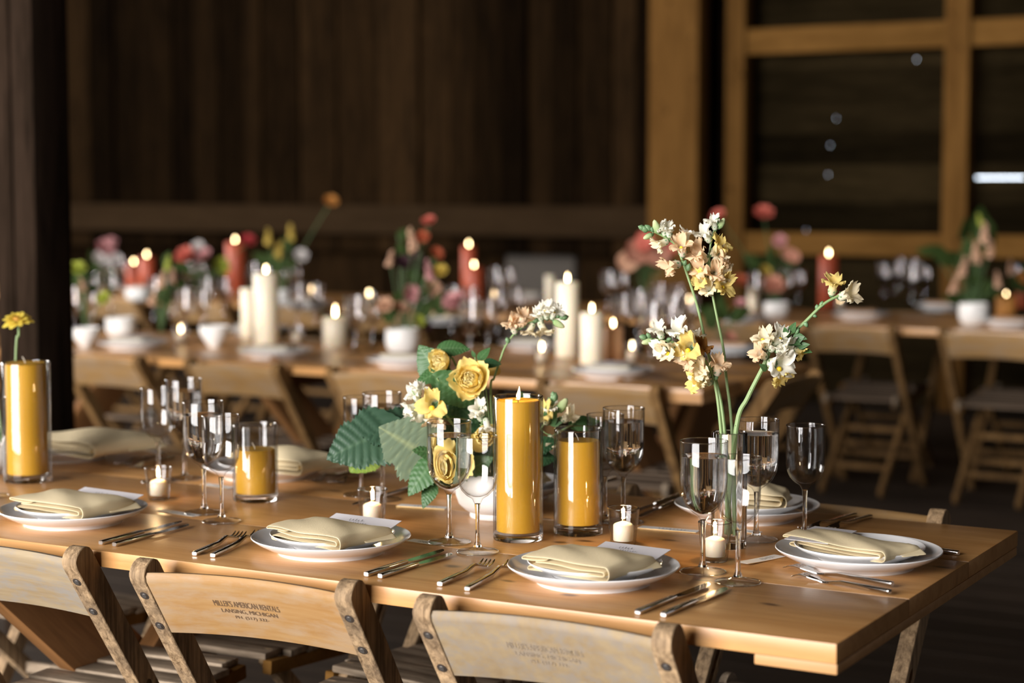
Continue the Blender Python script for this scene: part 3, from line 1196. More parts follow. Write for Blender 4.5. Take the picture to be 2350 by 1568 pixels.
def menu_card(where, corners, z0, z1, seed):
    """corners in the photo: left-back, right-back, right-front; tilted between heights z0 (front) and z1 (back)"""
    a, b_, c_ = at(*corners[0], z1), at(*corners[1], z1), at(*corners[2], z0)
    x = (b_ - a)
    L = x.length
    x.normalize()
    y = (b_ - c_)
    y = y - x * y.dot(x)
    W = 0.075
    y.normalize()
    M = Matrix((x, y, x.cross(y))).transposed().to_4x4()
    M.translation = a
    o = thing('menu_card', 'menu card under the napkin ' + where, 'card', M=M)
    part('card_sheet', MB().box((0, -W, -0.0004), (L, 0, 0.0004)), M_card, o, bevel=0.0002, bseg=1)
    mb = MB()
    r = random.Random(seed)
    squiggle(mb, 0.30 * L, 0.52 * L, -0.018, 0.005, r, 0.00035, 0.0006, 5)
    squiggle(mb, 0.36 * L, 0.62 * L, -0.028, 0.003, r, 0.0003, 0.0006, 7)
    part('handwriting', mb, M_ink, o, sharp=0)
    return o


menu_card(PW_[0][1], ((195, 1118), (330, 1136), (318, 1146)), 0.788, 0.793, 1)
menu_card(PW_[1][1], ((772, 1178), (922, 1196), (902, 1206)), 0.788, 0.793, 2)
menu_card(PW_[2][1], ((1390, 1243), (1540, 1262), (1515, 1276)), 0.788, 0.793, 3)
menu_card(PW_[3][1], ((1800, 1237), (1870, 1208), (1968, 1221)), 0.790, 0.791, 4)


def strip(where, a, b_, seed, curve=0.0, w=0.024):
    """narrow name strip lying on the table"""
    A_, B_ = at(*a), at(*b_)
    d = B_ - A_
    L = d.length
    M = frame(Vector((A_.x, A_.y, 0.7503)), d, (0, 0, 1))
    o = thing('place_strip', 'narrow handwritten name strip ' + where, 'place card', M=M)

    def bz(x):
        return curve * (1 - x / L) ** 2
    mb = MB()
    secs = []
    for i in range(9):
        x = L * i / 8
        z = bz(x)
        secs.append([(x, -w / 2, z), (x, w / 2, z), (x, w / 2, z + 0.0005), (x, -w / 2, z + 0.0005)])
    part('paper_strip', MB().loft(secs), M_strip, o)
    part('gilt_edge', MB().loft([[(p[0], p[1] - (0.0006 if i_ in (0, 3) else w), p[2] - 0.0001) for i_, p in enumerate(s_)] for s_ in secs]), M_gold, o)['label'] = 'gilt edge'
    q = MB()
    squiggle(q, 0.32 * L, 0.82 * L, 0.0005, 0.0062, random.Random(seed), 0.0005, 0.00055 + bz(0.5 * L), 8)
    part('handwriting', q, M_ink, o, sharp=0)


strip('right of the nearest wine glass', (1702, 1297), (1790, 1276), 1, 0.003)
strip('between the right votive and the bud vase', (1468, 1210), (1602, 1221), 2)
strip('between the middle plate and its glasses', (940, 1240), (1006, 1250), 3)
strip('behind the middle votive beside the green leaves', (915, 1160), (1026, 1167), 4)
strip('right of the lower left plate', (366, 1172), (452, 1185), 5)
strip('behind the left pair of wine glasses', (468, 1112), (532, 1121), 6)
strip('by the foot of the glasses at far left', (318, 1030), (372, 1040), 7)
strip('behind the bud vase near the far right plate', (1680, 1215), (1742, 1224), 8)

# ------------------------------------------------------------------ cutlery (local x from handle end to tip)


def sec_ring(x, hw, z, th):
    b_ = min(hw, th) * 0.35
    return [(x, -hw, z - th + b_), (x, -hw + b_, z - th), (x, hw - b_, z - th), (x, hw, z - th + b_),
            (x, hw, z + th - b_), (x, hw - b_, z + th), (x, -hw + b_, z + th), (x, -hw, z + th - b_)]


def fork_meshes(L):
    h = MB().loft([sec_ring(0, 0.0042, 0.0040, 0.0030), sec_ring(0.002, 0.0047, 0.0040, 0.0034), sec_ring(0.5 * L, 0.0042, 0.0050, 0.0030),
                   sec_ring(0.60 * L, 0.0034, 0.0080, 0.0026), sec_ring(0.68 * L, 0.0028, 0.0105, 0.0022), sec_ring(0.74 * L, 0.0045, 0.0085, 0.0016),
                   sec_ring(0.78 * L, 0.0105, 0.0060, 0.0011), sec_ring(0.83 * L, 0.0118, 0.0040, 0.0010)]).mesh('handle', 45)
    t_ = []
    for i in range(4):
        y = -0.0102 + 0.0068 * i
        m = MB()
        secs = []
        for k, z, hw in ((0.825, 0.0042, 0.0023), (0.88, 0.0030, 0.0020), (0.94, 0.0042, 0.0017), (0.985, 0.0075, 0.0013), (1.0, 0.0088, 0.0006)):
            secs.append([(p[0], p[1] + y, p[2]) for p in sec_ring(k * L, hw, z, 0.0009)])
        t_.append(m.loft(secs).mesh('tine', 45))
    for m in [h] + t_:
        m.materials.append(M_metal)
    return h, t_


def knife_meshes(L):
    h = MB().loft([sec_ring(0, 0.0042, 0.0042, 0.0032), sec_ring(0.002, 0.0048, 0.0042, 0.0038), sec_ring(0.25 * L, 0.0046, 0.0042, 0.0038),
                   sec_ring(0.46 * L, 0.0042, 0.0042, 0.0036), sec_ring(0.50 * L, 0.0035, 0.0042, 0.0028)]).mesh('handle', 45)
    secs = []
    for k, lo_, hi_, th in ((0.495, -0.003, 0.003, 0.0022), (0.53, -0.006, 0.0035, 0.0016), (0.60, -0.0088, 0.0042, 0.0012), (0.75, -0.0100, 0.0046, 0.0010), (0.88, -0.0095, 0.0046, 0.0008),
                            (0.95, -0.0065, 0.0044, 0.0006), (0.985, -0.002, 0.0038, 0.0005), (1.0, 0.0018, 0.0030, 0.0004)):
        z = 0.0042
        secs.append([(k * L, lo_, z - th * 0.2), (k * L, hi_, z - th), (k * L, hi_, z + th), (k * L, lo_, z + th * 0.2)])
    b_ = MB().loft(secs).mesh('blade', 45)
    for m in (h, b_):
        m.materials.append(M_metal)
    return h, b_


FORKS = {L: fork_meshes(L) for L in (0.205, 0.182)}
KNIVES = {L: knife_meshes(L) for L in (0.232, 0.212)}


def cutlery(kind, L, a, b_, where, flip=False, roll=0.0):
    A_, B_ = at(*a), at(*b_)
    d = B_ - A_
    M = frame(Vector((A_.x, A_.y, 0.7504)), d, (0, 0, 1)) @ Matrix.Rotation(roll, 4, 'X')
    if flip:
        M = M @ T(0, 0, 0.0115) @ Matrix.Rotation(pi, 4, 'X')
    if kind == 'fork':
        o = thing('table_fork' if L > 0.2 else 'salad_fork', where, 'fork', M=M)
        h, t_ = FORKS[L]
        link('handle', h, parent=o)
        for m in t_:
            link('tine', m, parent=o)
    else:
        o = thing('table_knife', where, 'knife', M=M)
        h, b2 = KNIVES[L]
        link('handle', h, parent=o)
        link('blade', b2, parent=o)
    return o


cutlery('fork', 0.182, (446, 1277), (614, 1206), 'outer fork left of the middle plate above the honey chair')
cutlery('fork', 0.205, (488, 1281), (664, 1198), 'inner fork left of the middle plate, tines behind the napkin')
cutlery('knife', 0.232, (840, 1325), (1030, 1264), 'left knife right of the middle plate, below the wine glasses')
cutlery('knife', 0.212, (872, 1329), (1044, 1274), 'right knife right of the middle plate, nearer the tall candle')
cutlery('fork', 0.182, (1009, 1347), (1170, 1275), 'outer fork left of the nearest plate, tines fanned on bare wood')
cutlery('fork', 0.205, (1072, 1358), (1228, 1272), 'inner fork left of the nearest plate, half under its rim')
cutlery('knife', 0.232, (1463, 1412), (1650, 1336), 'left knife right of the nearest plate, by the table edge')
cutlery('knife', 0.212, (1522, 1418), (1666, 1356), 'right knife right of the nearest plate, towards the table corner')
cutlery('knife', 0.232, (231, 1252), (425, 1200), 'left knife right of the lower left plate')
cutlery('knife', 0.212, (262, 1256), (440, 1208), 'right knife right of the lower left plate')
cutlery('fork', 0.205, (2048, 1352), (1800, 1304), 'upper fork lying face down by the right end plate', True)
cutlery('fork', 0.182, (2042, 1370), (1756, 1312), 'lower fork lying face down by the right end plate, in front', True)
cutlery('knife', 0.232, (2200, 1276), (1990, 1246), 'knife whose handle end shows right of the end plate')
cutlery('fork', 0.205, (1962, 1186), (1880, 1212), 'left dark fork beyond the end plate, pointing at the camera')
cutlery('fork', 0.182, (1998, 1190), (1915, 1216), 'right dark fork beyond the end plate, pointing at the camera')
cutlery('knife', 0.232, (1556, 1142), (1458, 1180), 'left dark knife between the votive and the far right plate')
cutlery('knife', 0.212, (1560, 1152), (1478, 1188), 'right dark knife between the votive and the far right plate')
cutlery('knife', 0.232, (950, 1124), (858, 1150), 'dark knife behind the middle votive under the green leaves')
cutlery('fork', 0.205, (1412, 1102), (1330, 1132), 'dark fork behind the short wide mustard candle')
cutlery('fork', 0.205, (836, 1082), (740, 1104), 'left fork in shade beyond the votive under the leaves')
cutlery('fork', 0.182, (868, 1088), (776, 1112), 'right fork in shade beyond the votive under the leaves')
cutlery('fork', 0.205, (380, 1044), (300, 1066), 'upper fork right of the far left napkin')
cutlery('fork', 0.182, (398, 1054), (322, 1074), 'lower fork right of the far left napkin')

# ------------------------------------------------------------------ glasses
WATER_G = [(0, 0), (0.034, 0), (0.0368, 0.0008), (0.0368, 0.0018), (0.030, 0.0030), (0.018, 0.0048), (0.008, 0.0090), (0.0046, 0.018), (0.0038, 0.040), (0.0037, 0.070), (0.0048, 0.084),
           (0.0090, 0.0905), (0.018, 0.0965), (0.0275, 0.106), (0.0340, 0.119), (0.0372, 0.134), (0.0380, 0.150), (0.0382, 0.2092), (0.0379, 0.2102), (0.0371, 0.2102), (0.0368, 0.2092),
           (0.0366, 0.150), (0.0357, 0.1345), (0.0323, 0.120), (0.0260, 0.108), (0.0165, 0.0988), (0.0070, 0.0940), (0, 0.0930)]
WINE_G = [(0, 0), (0.032, 0), (0.0352, 0.0008), (0.0352, 0.0018), (0.028, 0.0030), (0.016, 0.0050), (0.0075, 0.0095), (0.0042, 0.018), (0.0036, 0.040), (0.0036, 0.066), (0.0050, 0.082),
          (0.0095, 0.0905), (0.0190, 0.0965), (0.0270, 0.1050), (0.0318, 0.1160), (0.0338, 0.1300), (0.0342, 0.150), (0.0343, 0.1950), (0.0341, 0.1960), (0.0333, 0.1960), (0.0331, 0.1950),
          (0.0330, 0.150), (0.0325, 0.1306), (0.0304, 0.1172), (0.0256, 0.1068), (0.0175, 0.0985), (0.0080, 0.0945), (0, 0.0932)]
WATER_L = [(0, 0.0934), (0.0066, 0.0944), (0.0161, 0.0992), (0.0256, 0.1084), (0.0319, 0.1204), (0.0353, 0.1348), (0.0362, 0.150), (0.0364, 0.1868), (0.0358, 0.1864), (0.030, 0.1862), (0, 0.1862)]
def split_glass(prof, k, f=6):
    """thin foot, solid stem, blown bowl"""
    foot_ = prof[:f + 1] + [(0, prof[f][1])]
    stem = [(0, prof[f][1] + 0.0001)] + [(r_, z_ + 0.0001) for r_, z_ in prof[f:k + 1]] + [(0, prof[k][1] + 0.0001)]
    bowl = [(0, prof[k][1] + 0.0003)] + [(r_, z_ + 0.0003) for r_, z_ in prof[k:]]
    out = []
    for nm, pr, mt, n in (('foot', foot_, M_footg, 48), ('stem', stem, M_glass, 32), ('bowl', bowl, M_bowlg, 56)):
        me = MB().lathe(pr, n).mesh(nm, 60)
        me.materials.append(mt)
        out.append(me)
    return out


def rim(R, z, tube=0.0008, n=64):
    pr = [(R + tube * cos(2 * pi * i / 8), z + tube * sin(2 * pi * i / 8)) for i in range(9)]
    me = MB().lathe(pr, n).mesh('rim', 0)
    me.materials.append(M_rimg)
    return me


WG, NG = split_glass(WATER_G, 10), split_glass(WINE_G, 10)
WG.append(rim(0.0377, 0.2104))
for L_, R_ in ((WG, 0.0366), (NG, 0.0350)):
    me = rim(R_, 0.0014, 0.0009)
    me.name = 'foot_rim'
    L_.append(me)
NG.append(rim(0.0339, 0.1962))
water_l = MB().lathe(WATER_L, 48).mesh('water', 50)
water_l.materials.append(M_water)


def stemware(kind, px, label):
    p = at(*px)
    o = thing('water_goblet' if kind == 'water' else 'wine_glass', label, 'glass', Vector((p.x, p.y, 0.7502)))
    for me in (WG if kind == 'water' else NG):
        link(me.name.split('.')[0], me, parent=o)
    if kind == 'water':
        link('water', water_l, parent=o)
    return o


stemware('water', (469, 1178), 'goblet of water left of the small low mustard candle')
stemware('wine', (509, 1198), 'empty wine glass in front of the small low mustard candle')
stemware('wine', (364, 1106), 'empty wine glass at the back of the left group, behind the left votive')
stemware('water', (424, 1100), 'goblet of water at the back of the left group, second from left')
stemware('water', (1031, 1246), 'goblet of water in front of the yellow rose, left of the tall candle')
stemware('wine', (1096, 1268), 'empty wine glass overlapping the left side of the tall mustard candle')
stemware('wine', (829, 1137), 'empty wine glass behind the left tip of the green leaves')
stemware('water', (878, 1148), 'goblet of water half hidden by the big green leaves')
stemware('water', (1613, 1314), 'goblet of water in front of the bud vase, nearest the table corner')
stemware('wine', (1693, 1338), 'empty wine glass in front of the bud vase, closest to the camera')
stemware('wine', (1388, 1196), 'empty wine glass behind the short wide candle and the full goblet')
stemware('water', (1430, 1200), 'full goblet of water right of the short wide mustard candle')
stemware('water', (1735, 1240), 'goblet of water just right of the bud vase')
stemware('wine', (1846, 1232), 'empty wine glass standing alone at the right, above the end plate')
stemware('wine', (-22, 1140), 'stemmed glass cut by the left edge of the photo')

# ------------------------------------------------------------------ candles
FL_PROF = [(0, 0), (0.0016, 0.001), (0.0030, 0.005), (0.0034, 0.009), (0.0028, 0.015), (0.0015, 0.021), (0.0005, 0.026), (0, 0.028)]


def flame(parent, p, k=1.0, mat=None, lean=0.0):
    M = T(*p) @ Matrix.Rotation(lean, 4, 'Y') @ Matrix.Scale(k, 4)
    return part('flame', MB().lathe(FL_PROF, 12), mat or M_flame, parent, M, sharp=0)


def candle_light(o, z, power):
    l = bpy.data.lights.new('candle_glow', 'POINT')
    l.energy = power
    l.color = (1.0, 0.62, 0.28)
    l.shadow_soft_size = 0.004
    q = link('candle_glow', l, parent=o)
    q.location = (0, 0, z)


def cyl_candle(px, R, H, wr, z0, z1, label, lit, wick=True):
    p = at(*px)
    o = thing('cylinder_candle', label, 'candle', Vector((p.x, p.y, 0.7502)))
    wt, bs = 0.0030, 0.013
    g = [(R, bs - 0.001), (R, H - 0.002), (R - 0.0008, H), (R - wt + 0.0008, H), (R - wt, H - 0.002), (R - wt, bs + 0.001)]
    part('glass_cylinder', MB().lathe(g, 64), M_cylg, o, sharp=50)
    link('rim', rim(R - wt / 2, H, 0.0014), parent=o)
    part('glass_base', MB().lathe([(0, 0), (R - 0.004, 0), (R - 0.001, 0.001), (R, 0.004), (R, bs - 0.0012), (R - wt, bs - 0.0005), (R - wt - 0.004, bs - 0.002), (0, bs - 0.003)], 64), M_glass, o, sharp=50)
    if lit:
        wx = [(0, z0), (wr - 0.001, z0), (wr, z0 + 0.001), (wr, z1 - 0.001), (wr - 0.0015, z1), (wr - 0.006, z1 - 0.004), (0.004, z1 - 0.0055), (0, z1 - 0.0052)]
    else:
        wx = [(0, z0), (wr - 0.001, z0), (wr, z0 + 0.001), (wr, z1 - 0.003), (wr - 0.002, z1), (0.004, z1 - 0.0006), (0, z1 - 0.0006)]
    part('wax', MB().lathe(wx, 48), M_waxy, o, sharp=40)
    if lit:
        part('melted_wax', MB().lathe([(0, z1 - 0.0042), (wr - 0.0065, z1 - 0.0042), (wr - 0.0065, z1 - 0.0050), (0, z1 - 0.0052)], 40), M_pool, o)
    zt = z1 - 0.005
    if wick:
        if lit:
            part('wick', MB().tube([(0, 0, zt), (0.0002, 0, zt + 0.005), (0.001, 0, zt + 0.009)], 0.0009, 6), M_wick, o)
            flame(o, (0.0004, 0, zt + 0.005), 0.85, None, radians(4))
            candle_light(o, zt + 0.018, 0.25)
        else:
            part('wick', MB().tube(smooth_path([(0, 0, zt), (-0.001, 0, zt + 0.008), (-0.006, 0, zt + 0.017)], 3), 0.0008, 6), M_wickw, o)
    return o


cyl_candle((1189, 1238), 0.0435, 0.250, 0.0375, 0.0155, 0.2435, 'tall lit mustard candle in a glass cylinder at the centre', True)
cyl_candle((1327, 1224), 0.0435, 0.186, 0.0375, 0.0185, 0.166, 'unlit shorter mustard candle in glass right of the tall one', False)
cyl_candle((64, 1104), 0.0500, 0.248, 0.0415, 0.0165, 0.2475, 'tall unlit mustard candle in glass at the far left', False)
cyl_candle((587, 1148), 0.0440, 0.149, 0.0385, 0.0155, 0.101, 'low unlit mustard candle in a glass cylinder, left half', False)


def votive(px, label, s=1.0, table_z=0.7502, glass=None, lit=True, fl=1.0, group=None, n=40, p=None):
    p = at(*px) if p is None else p
    o = thing('votive_candle', label, 'candle', Vector((p.x, p.y, table_z)), group=group)
    r0, r1, H = 0.0205 * s, 0.0265 * s, 0.062 * s
    wt = 0.0028 * s
    g = [(0, 0), (r0 - 0.002, 0), (r0, 0.0015), (r1 - 0.0003, H - 0.003), (r1, H - 0.001), (r1 - wt / 2, H), (r1 - wt, H - 0.001), (r0 - wt + 0.0008, 0.009 * s), (r0 - wt - 0.003, 0.0072 * s), (0, 0.0070 * s)]
    part('votive_glass', MB().lathe(g, n), glass or M_votg, o, sharp=50)
    if glass is None:
        link('rim', rim(r1 - wt / 2, H - 0.0004, 0.0011, 40), parent=o)
    z0 = 0.0078 * s
    wr = 0.0163 * s
    part('wax', MB().lathe([(0, z0), (wr - 0.001, z0), (wr, z0 + 0.001), (wr, 0.0335 * s), (wr - 0.002, 0.0355 * s), (0.004, 0.0395 * s), (0, 0.0400 * s)], 32), M_waxi, o, sharp=50)
    part('wick', MB().tube([(0, 0, 0.039 * s), (0.0004, 0, 0.043 * s), (0.0015, 0, 0.046 * s)], 0.0007, 6), M_wick, o)
    if lit:
        flame(o, (0.0003, 0, 0.0435 * s), 0.72 * s * fl, M_flame2)
        if glass is None:
            candle_light(o, 0.056 * s, 0.22)
    return o


votive((364, 1146), 'lit votive candle left of the stemmed glasses in the left half', 1.02)
votive((855, 1204), 'lit votive candle behind the middle plate, below the big leaves', 1.05)
votive((1430, 1252), 'lit votive candle behind the nearest plate, right of the mustard candles', 1.05)
votive((1640, 1288), 'lit votive candle between the two near stemmed glasses', 1.05)
# ------------------------------------------------------------------ leaves, roses, snapdragons


def add_vein(me, vals):
    a = me.attributes.new('vein', 'FLOAT', 'POINT')
    a.data.foreach_set('value', vals)


def leaf_mesh(name, width=0.40, teeth=9, tooth=0.05, nveins=6, ridge=0.010, curl=0.10, fold=0.12, heart=0.0, lobe=0.0, vein_w=0.09, nu=54, nv=14):
    """unit-length leaf along +x, face towards +z"""
    vs, fs, vein = [], [], []

    def halfw(u):
        w = width * (sin(pi * min(1, u ** 0.72)) ** 0.8) * (1 - 0.25 * u)
        if lobe:
            w *= 1 + lobe * (math.exp(-((u - 0.22) / 0.12) ** 2) - 0.7 * math.exp(-((u - 0.46) / 0.07) ** 2) + 0.6 * math.exp(-((u - 0.62) / 0.10) ** 2))
        return max(w, 0.002)
    for i in range(nu + 1):
        u = i / nu
        w = halfw(u)
        saw = (u * teeth * 2) % 1.0
        small = (u * teeth * 5) % 1.0
        e = 1 - tooth * 2.2 * saw - tooth * 0.9 * small
        for j in range(nv + 1):
            v = -1 + 2 * j / nv
            av = abs(v)
            ww = w * (1 + (e - 1) * av ** 3)
            x = u
            if heart:
                x -= heart * av ** 2 * (1 - u) ** 3
            # lateral veins run forward from the midrib
            q = (u - 0.26 * av * (w / width)) * nveins
            fr = q - math.floor(q)
            dv = min(fr, 1 - fr)
            line = max(0.0, 1 - dv / vein_w)
            mid = max(0.0, 1 - av * w / 0.016)
            z = ridge * (abs(sin(pi * q)) - 0.6) * (0.35 + 0.65 * av) + 0.35 * ridge * sin(37 * v + 60 * u) * 0.5
            z += fold * w * av ** 1.3 - curl * (u - 0.3) ** 2 * 1.6 - curl * 0.5 * av ** 2 * w / width
            vs.append((x, ww * v, z))
            vein.append(min(1.0, max(line * 0.8, mid)))
    for i in range(nu):
        for j in range(nv):
            a = i * (nv + 1) + j
            fs.append((a, a + nv + 1, a + nv + 2, a + 1))
    me = bpy.data.meshes.new(name)
    me.from_pydata(vs, [], fs)
    me.polygons.foreach_set('use_smooth', [True] * len(me.polygons))
    add_vein(me, vein)
    return me


LEAF = {
    'broad': leaf_mesh('leaf', 0.52, 9, 0.05, 8, 0.034, 0.16, 0.10, 0.30, 0.16, nu=72, nv=18),
    'lobed': leaf_mesh('leaf', 0.60, 8, 0.06, 6, 0.014, 0.06, 0.04, 0.34, 0.22, 0.06),
    'oval': leaf_mesh('leaf', 0.40, 10, 0.05, 8, 0.026, 0.14, 0.16, 0.12),
    'long': leaf_mesh('leaf', 0.30, 8, 0.07, 7, 0.018, 0.12, 0.14),
    'glossy': leaf_mesh('leaf', 0.30, 6, 0.015, 5, 0.004, 0.10, 0.22),
}
_leaf_cache = {}


def leaf_data(kind, mat):
    key = (kind, mat.name)
    if key not in _leaf_cache:
        me = LEAF[kind].copy()
        me.materials.clear()
        me.materials.append(mat)
        _leaf_cache[key] = me
    return _leaf_cache[key]


def leaf_obj(kind, mat, base, tip, nrm, parent=None, name='leaf', wide=1.0):
    d = tip - base
    M = frame(base, d, nrm, d.length)
    if wide != 1.0:
        M = M @ Matrix.Diagonal((1, wide, 1, 1))
    o = link(name, leaf_data(kind, mat), parent=parent)
    if parent is not None:
        o.matrix_basis = parent.matrix_world.inverted() @ M if False else parent.matrix_basis.inverted() @ M
    else:
        o.matrix_basis = M
    return o


TOCAM = Vector((0, -1, 0.25)).normalized()
BY = 3.37                       # depth of the centre bowl
bowl_p = at(1138, 1186)
BOWL = [(0, 0.004), (0.040, 0.004), (0.043, 0.0), (0.0475, 0.0), (0.0490, 0.003), (0.0480, 0.010), (0.056, 0.014), (0.0690, 0.026), (0.0745, 0.042), (0.0750, 0.062), (0.0735, 0.082), (0.0725, 0.086),
        (0.0705, 0.086), (0.0700, 0.080), (0.0710, 0.060), (0.0700, 0.042), (0.062, 0.026), (0.045, 0.018), (0, 0.016)]
bowl = part('footed_bowl', MB().lathe(BOWL, 56), M_bowl, None, T(bowl_p.x, bowl_p.y, 0.7502), sharp=50)
tag(bowl, 'white footed ceramic bowl holding the yellow rose arrangement', 'bowl')
BC = Vector((bowl_p.x, bowl_p.y, 0.80))


def sprig(label, leaves, stem_from=None, cat='leaf sprig', name='leafy_sprig'):
    """leaves: (kind, material, base px, tip px, base depth, tip depth, normal)"""
    root = thing(name, label, cat, BC if stem_from is None else stem_from)
    o0 = root.matrix_basis.copy()
    root.matrix_basis = Matrix.Translation(root.location)
    first = True
    for kind, mat, b_, t_, yb, yt, nrm, *rest in leaves:
        B_, T_ = atY(b_[0], b_[1], yb), atY(t_[0], t_[1], yt)
        leaf_obj(kind, mat, B_, T_, Vector(nrm), root, 'leaf', rest[0] if rest else 1.0)
        inv = root.matrix_basis.inverted()
        org = Vector((0, 0, 0))
        mid = inv @ (B_ * 0.6 + root.location * 0.4 + Vector((0, 0, 0.012)))
        part('stem', MB().tube(smooth_path([org, mid, inv @ B_], 4), [0.0014] * 9, 6), M_stem, root)
    return root


Y = BY
sprig('big dark lobed bramble leaf reaching left from the centre bowl', [
    ('broad', M_lf, (938, 984), (806, 974), Y - 0.02, Y - 0.03, (0.1, -0.7, 0.8), 1.05),
    ('broad', M_lf, (888, 990), (747, 1046), Y - 0.035, Y - 0.06, (-0.35, -0.9, 0.5), 1.1),
    ('oval', M_lf, (930, 1000), (900, 942), Y - 0.01, Y + 0.03, (0.2, -0.6, 0.8))])
sprig('spring-green leaf hanging below the big dark leaf at left', [
    ('oval', M_lf3, (858, 1020), (800, 1086), Y - 0.01, Y, (-0.2, -1, 0.1), 1.45)])
sprig('pale leaf showing its veined underside, left of the full goblet', [
    ('lobed', M_lf2, (972, 1042), (870, 980), Y - 0.075, Y - 0.085, (0.15, -1, 0.2), 1.12)])
sprig('two toothed leaves hanging down beside the white bowl', [
    ('long', M_lf5, (1000, 1052), (934, 1136), Y - 0.085, Y - 0.105, (-0.4, -1, 0.35), 1.35),
    ('long', M_lf5, (996, 1108), (969, 1166), Y - 0.08, Y - 0.10, (-0.3, -1, 0.3), 1.2),
    ('oval', M_lf5, (1024, 1046), (950, 1030), Y - 0.06, Y - 0.09, (-0.1, -0.8, 0.6))])
sprig('serrated leaves round the small left rosebud', [
    ('oval', M_lf5, (1012, 868), (958, 792), Y + 0.005, Y + 0.02, (-0.4, -1, 0.3), 1.2),
    ('oval', M_lf5, (1022, 848), (948, 880), Y - 0.005, Y - 0.02, (-0.1, -0.7, 0.75), 0.9),
    ('oval', M_lf5, (1010, 800), (1079, 798), Y + 0.02, Y + 0.02, (0.1, -0.8, 0.6), 0.95)])
sprig('toothed leaves under the big open rose', [
    ('oval', M_lf5, (1003, 868), (1100, 938), Y - 0.035, Y - 0.03, (-0.3, -0.9, 0.4), 0.9),
    ('oval', M_lf4, (1030, 912), (1098, 972), Y - 0.02, Y - 0.03, (-0.2, -0.9, 0.3), 0.9),
    ('oval', M_lf5, (1000, 935), (1072, 955), Y - 0.01, Y - 0.03, (0.1, -0.8, 0.6))])
sprig('smooth glossy rose leaves behind the big open rose', [
    ('glossy', M_lf4, (1108, 834), (1151, 834), Y - 0.02, Y - 0.02, (0.1, -0.7, 0.75), 1.35),
    ('glossy', M_lf5, (1098, 828), (1124, 796), Y - 0.01, Y, (-0.6, -0.8, 0.2), 1.2),
    ('glossy', M_lf5, (1090, 820), (1082, 804), Y, Y, (0, -1, 0.2))])
sprig('dark crowded leaves at the heart of the arrangement', [
    ('oval', M_lf4, (1100, 1000), (1030, 942), Y - 0.01, Y - 0.01, (0, -0.9, 0.4)),
    ('oval', M_lf4, (1085, 1040), (1060, 960), Y, Y, (0.3, -0.9, 0.1)),
    ('oval', M_lf, (1090, 1060), (1004, 1088), Y - 0.03, Y - 0.06, (-0.2, -0.9, 0.4)),
    ('oval', M_lf4, (1100, 1060), (1120, 1010), Y - 0.04, Y - 0.05, (0.2, -1, 0.2)),
    ('oval', M_lf5, (1075, 1080), (1130, 1050), Y - 0.05, Y - 0.07, (0.2, -0.9, 0.4)),
    ('oval', M_lf4, (1060, 1010), (985, 985), Y - 0.01, Y - 0.03, (-0.1, -0.8, 0.5)),
    ('oval', M_lf, (1120, 990), (1150, 930), Y + 0.02, Y + 0.03, (0.2, -0.9, 0.3))])
sprig('leaves showing between the two right mustard candles', [
    ('oval', M_lf5, (1312, 976), (1378, 962), Y + 0.03, Y + 0.04, (0.1, -0.75, 0.65), 0.9),
    ('oval', M_lf5, (1320, 970), (1352, 988), Y + 0.02, Y + 0.01, (0.1, -0.9, 0.4)),
    ('oval', M_lf4, (1212, 1030), (1284, 1010), Y - 0.02, Y - 0.02, (0.1, -0.8, 0.5)),
    ('oval', M_lf4, (1212, 1050), (1280, 1052), Y - 0.02, Y - 0.02, (0.1, -0.9, 0.3))])


# ---- roses: whorls of cupped petals
def petal_mesh(name, L, w, th0, th1, r0, ruff=0.0, seed=0, tipcurl=0.0):
    r = random.Random(seed)
    p1, p2 = r.uniform(0, 6), r.uniform(0, 6)
    nu, nv = 10, 8
    path = []
    rr, zz = r0, 0.0
    for j in range(nv + 1):
        v = j / nv
        path.append((rr, zz))
        th = th0 + (th1 - th0) * v + tipcurl * max(0, v - 0.7) / 0.3
        rr += sin(th) * L / nv
        zz += cos(th) * L / nv
    vs, fs = [], []
    for i in range(nu + 1):
        u = -1 + 2 * i / nu
        for j in range(nv + 1):
            v = j / nv
            hw = w * (sin(pi * (0.06 + 0.86 * v) ** 0.9) ** 0.6)
            vv = v - 0.10 * u * u * v + 0.03 * ruff * sin(9 * u + p1) * v
            jj = min(nv - 1, int(max(0, vv) * nv))
            f = vv * nv - jj
            R = path[jj][0] * (1 - f) + path[jj + 1][0] * f
            Z = path[jj][1] * (1 - f) + path[jj + 1][1] * f
            R += ruff * 0.05 * L * sin(6 * u + p2) * v
            Re = max(R, 0.006)
            ph = max(-1.9, min(1.9, u * hw / Re))
            vs.append((R * cos(ph), R * sin(ph), Z))
    for i in range(nu):
        for j in range(nv):
            a = i * (nv + 1) + j
            fs.append((a, a + nv + 1, a + nv + 2, a + 1))
    me = bpy.data.meshes.new(name)
    me.from_pydata(vs, [], fs)
    me.polygons.foreach_set('use_smooth', [True] * len(me.polygons))
    return me


def pm(mat, *a, **k):
    me = petal_mesh('petal', *a, **k)
    me.materials.append(mat)
    return me


def rose_kit(mo, mi):
    return {'core': [pm(mi, 0.016, 0.009, radians(34), radians(-30), 0.0015, 2.2, s) for s in (1, 2)],
            'inner': [pm(mi, 0.021, 0.012, radians(38), radians(-34), 0.003, 1.4, s) for s in (3, 4)],
            'mid': [pm(mo, 0.027, 0.017, radians(55), radians(-28), 0.004, 1.0, s) for s in (5, 6)],
            'cup': [pm(mo, 0.033, 0.021, radians(72), radians(-22), 0.004, 0.8, s) for s in (7, 8)],
            'guard': [pm(mo, 0.038, 0.023, radians(84), radians(8), 0.004, 0.8, s, tipcurl=0.5) for s in (9, 10)]}


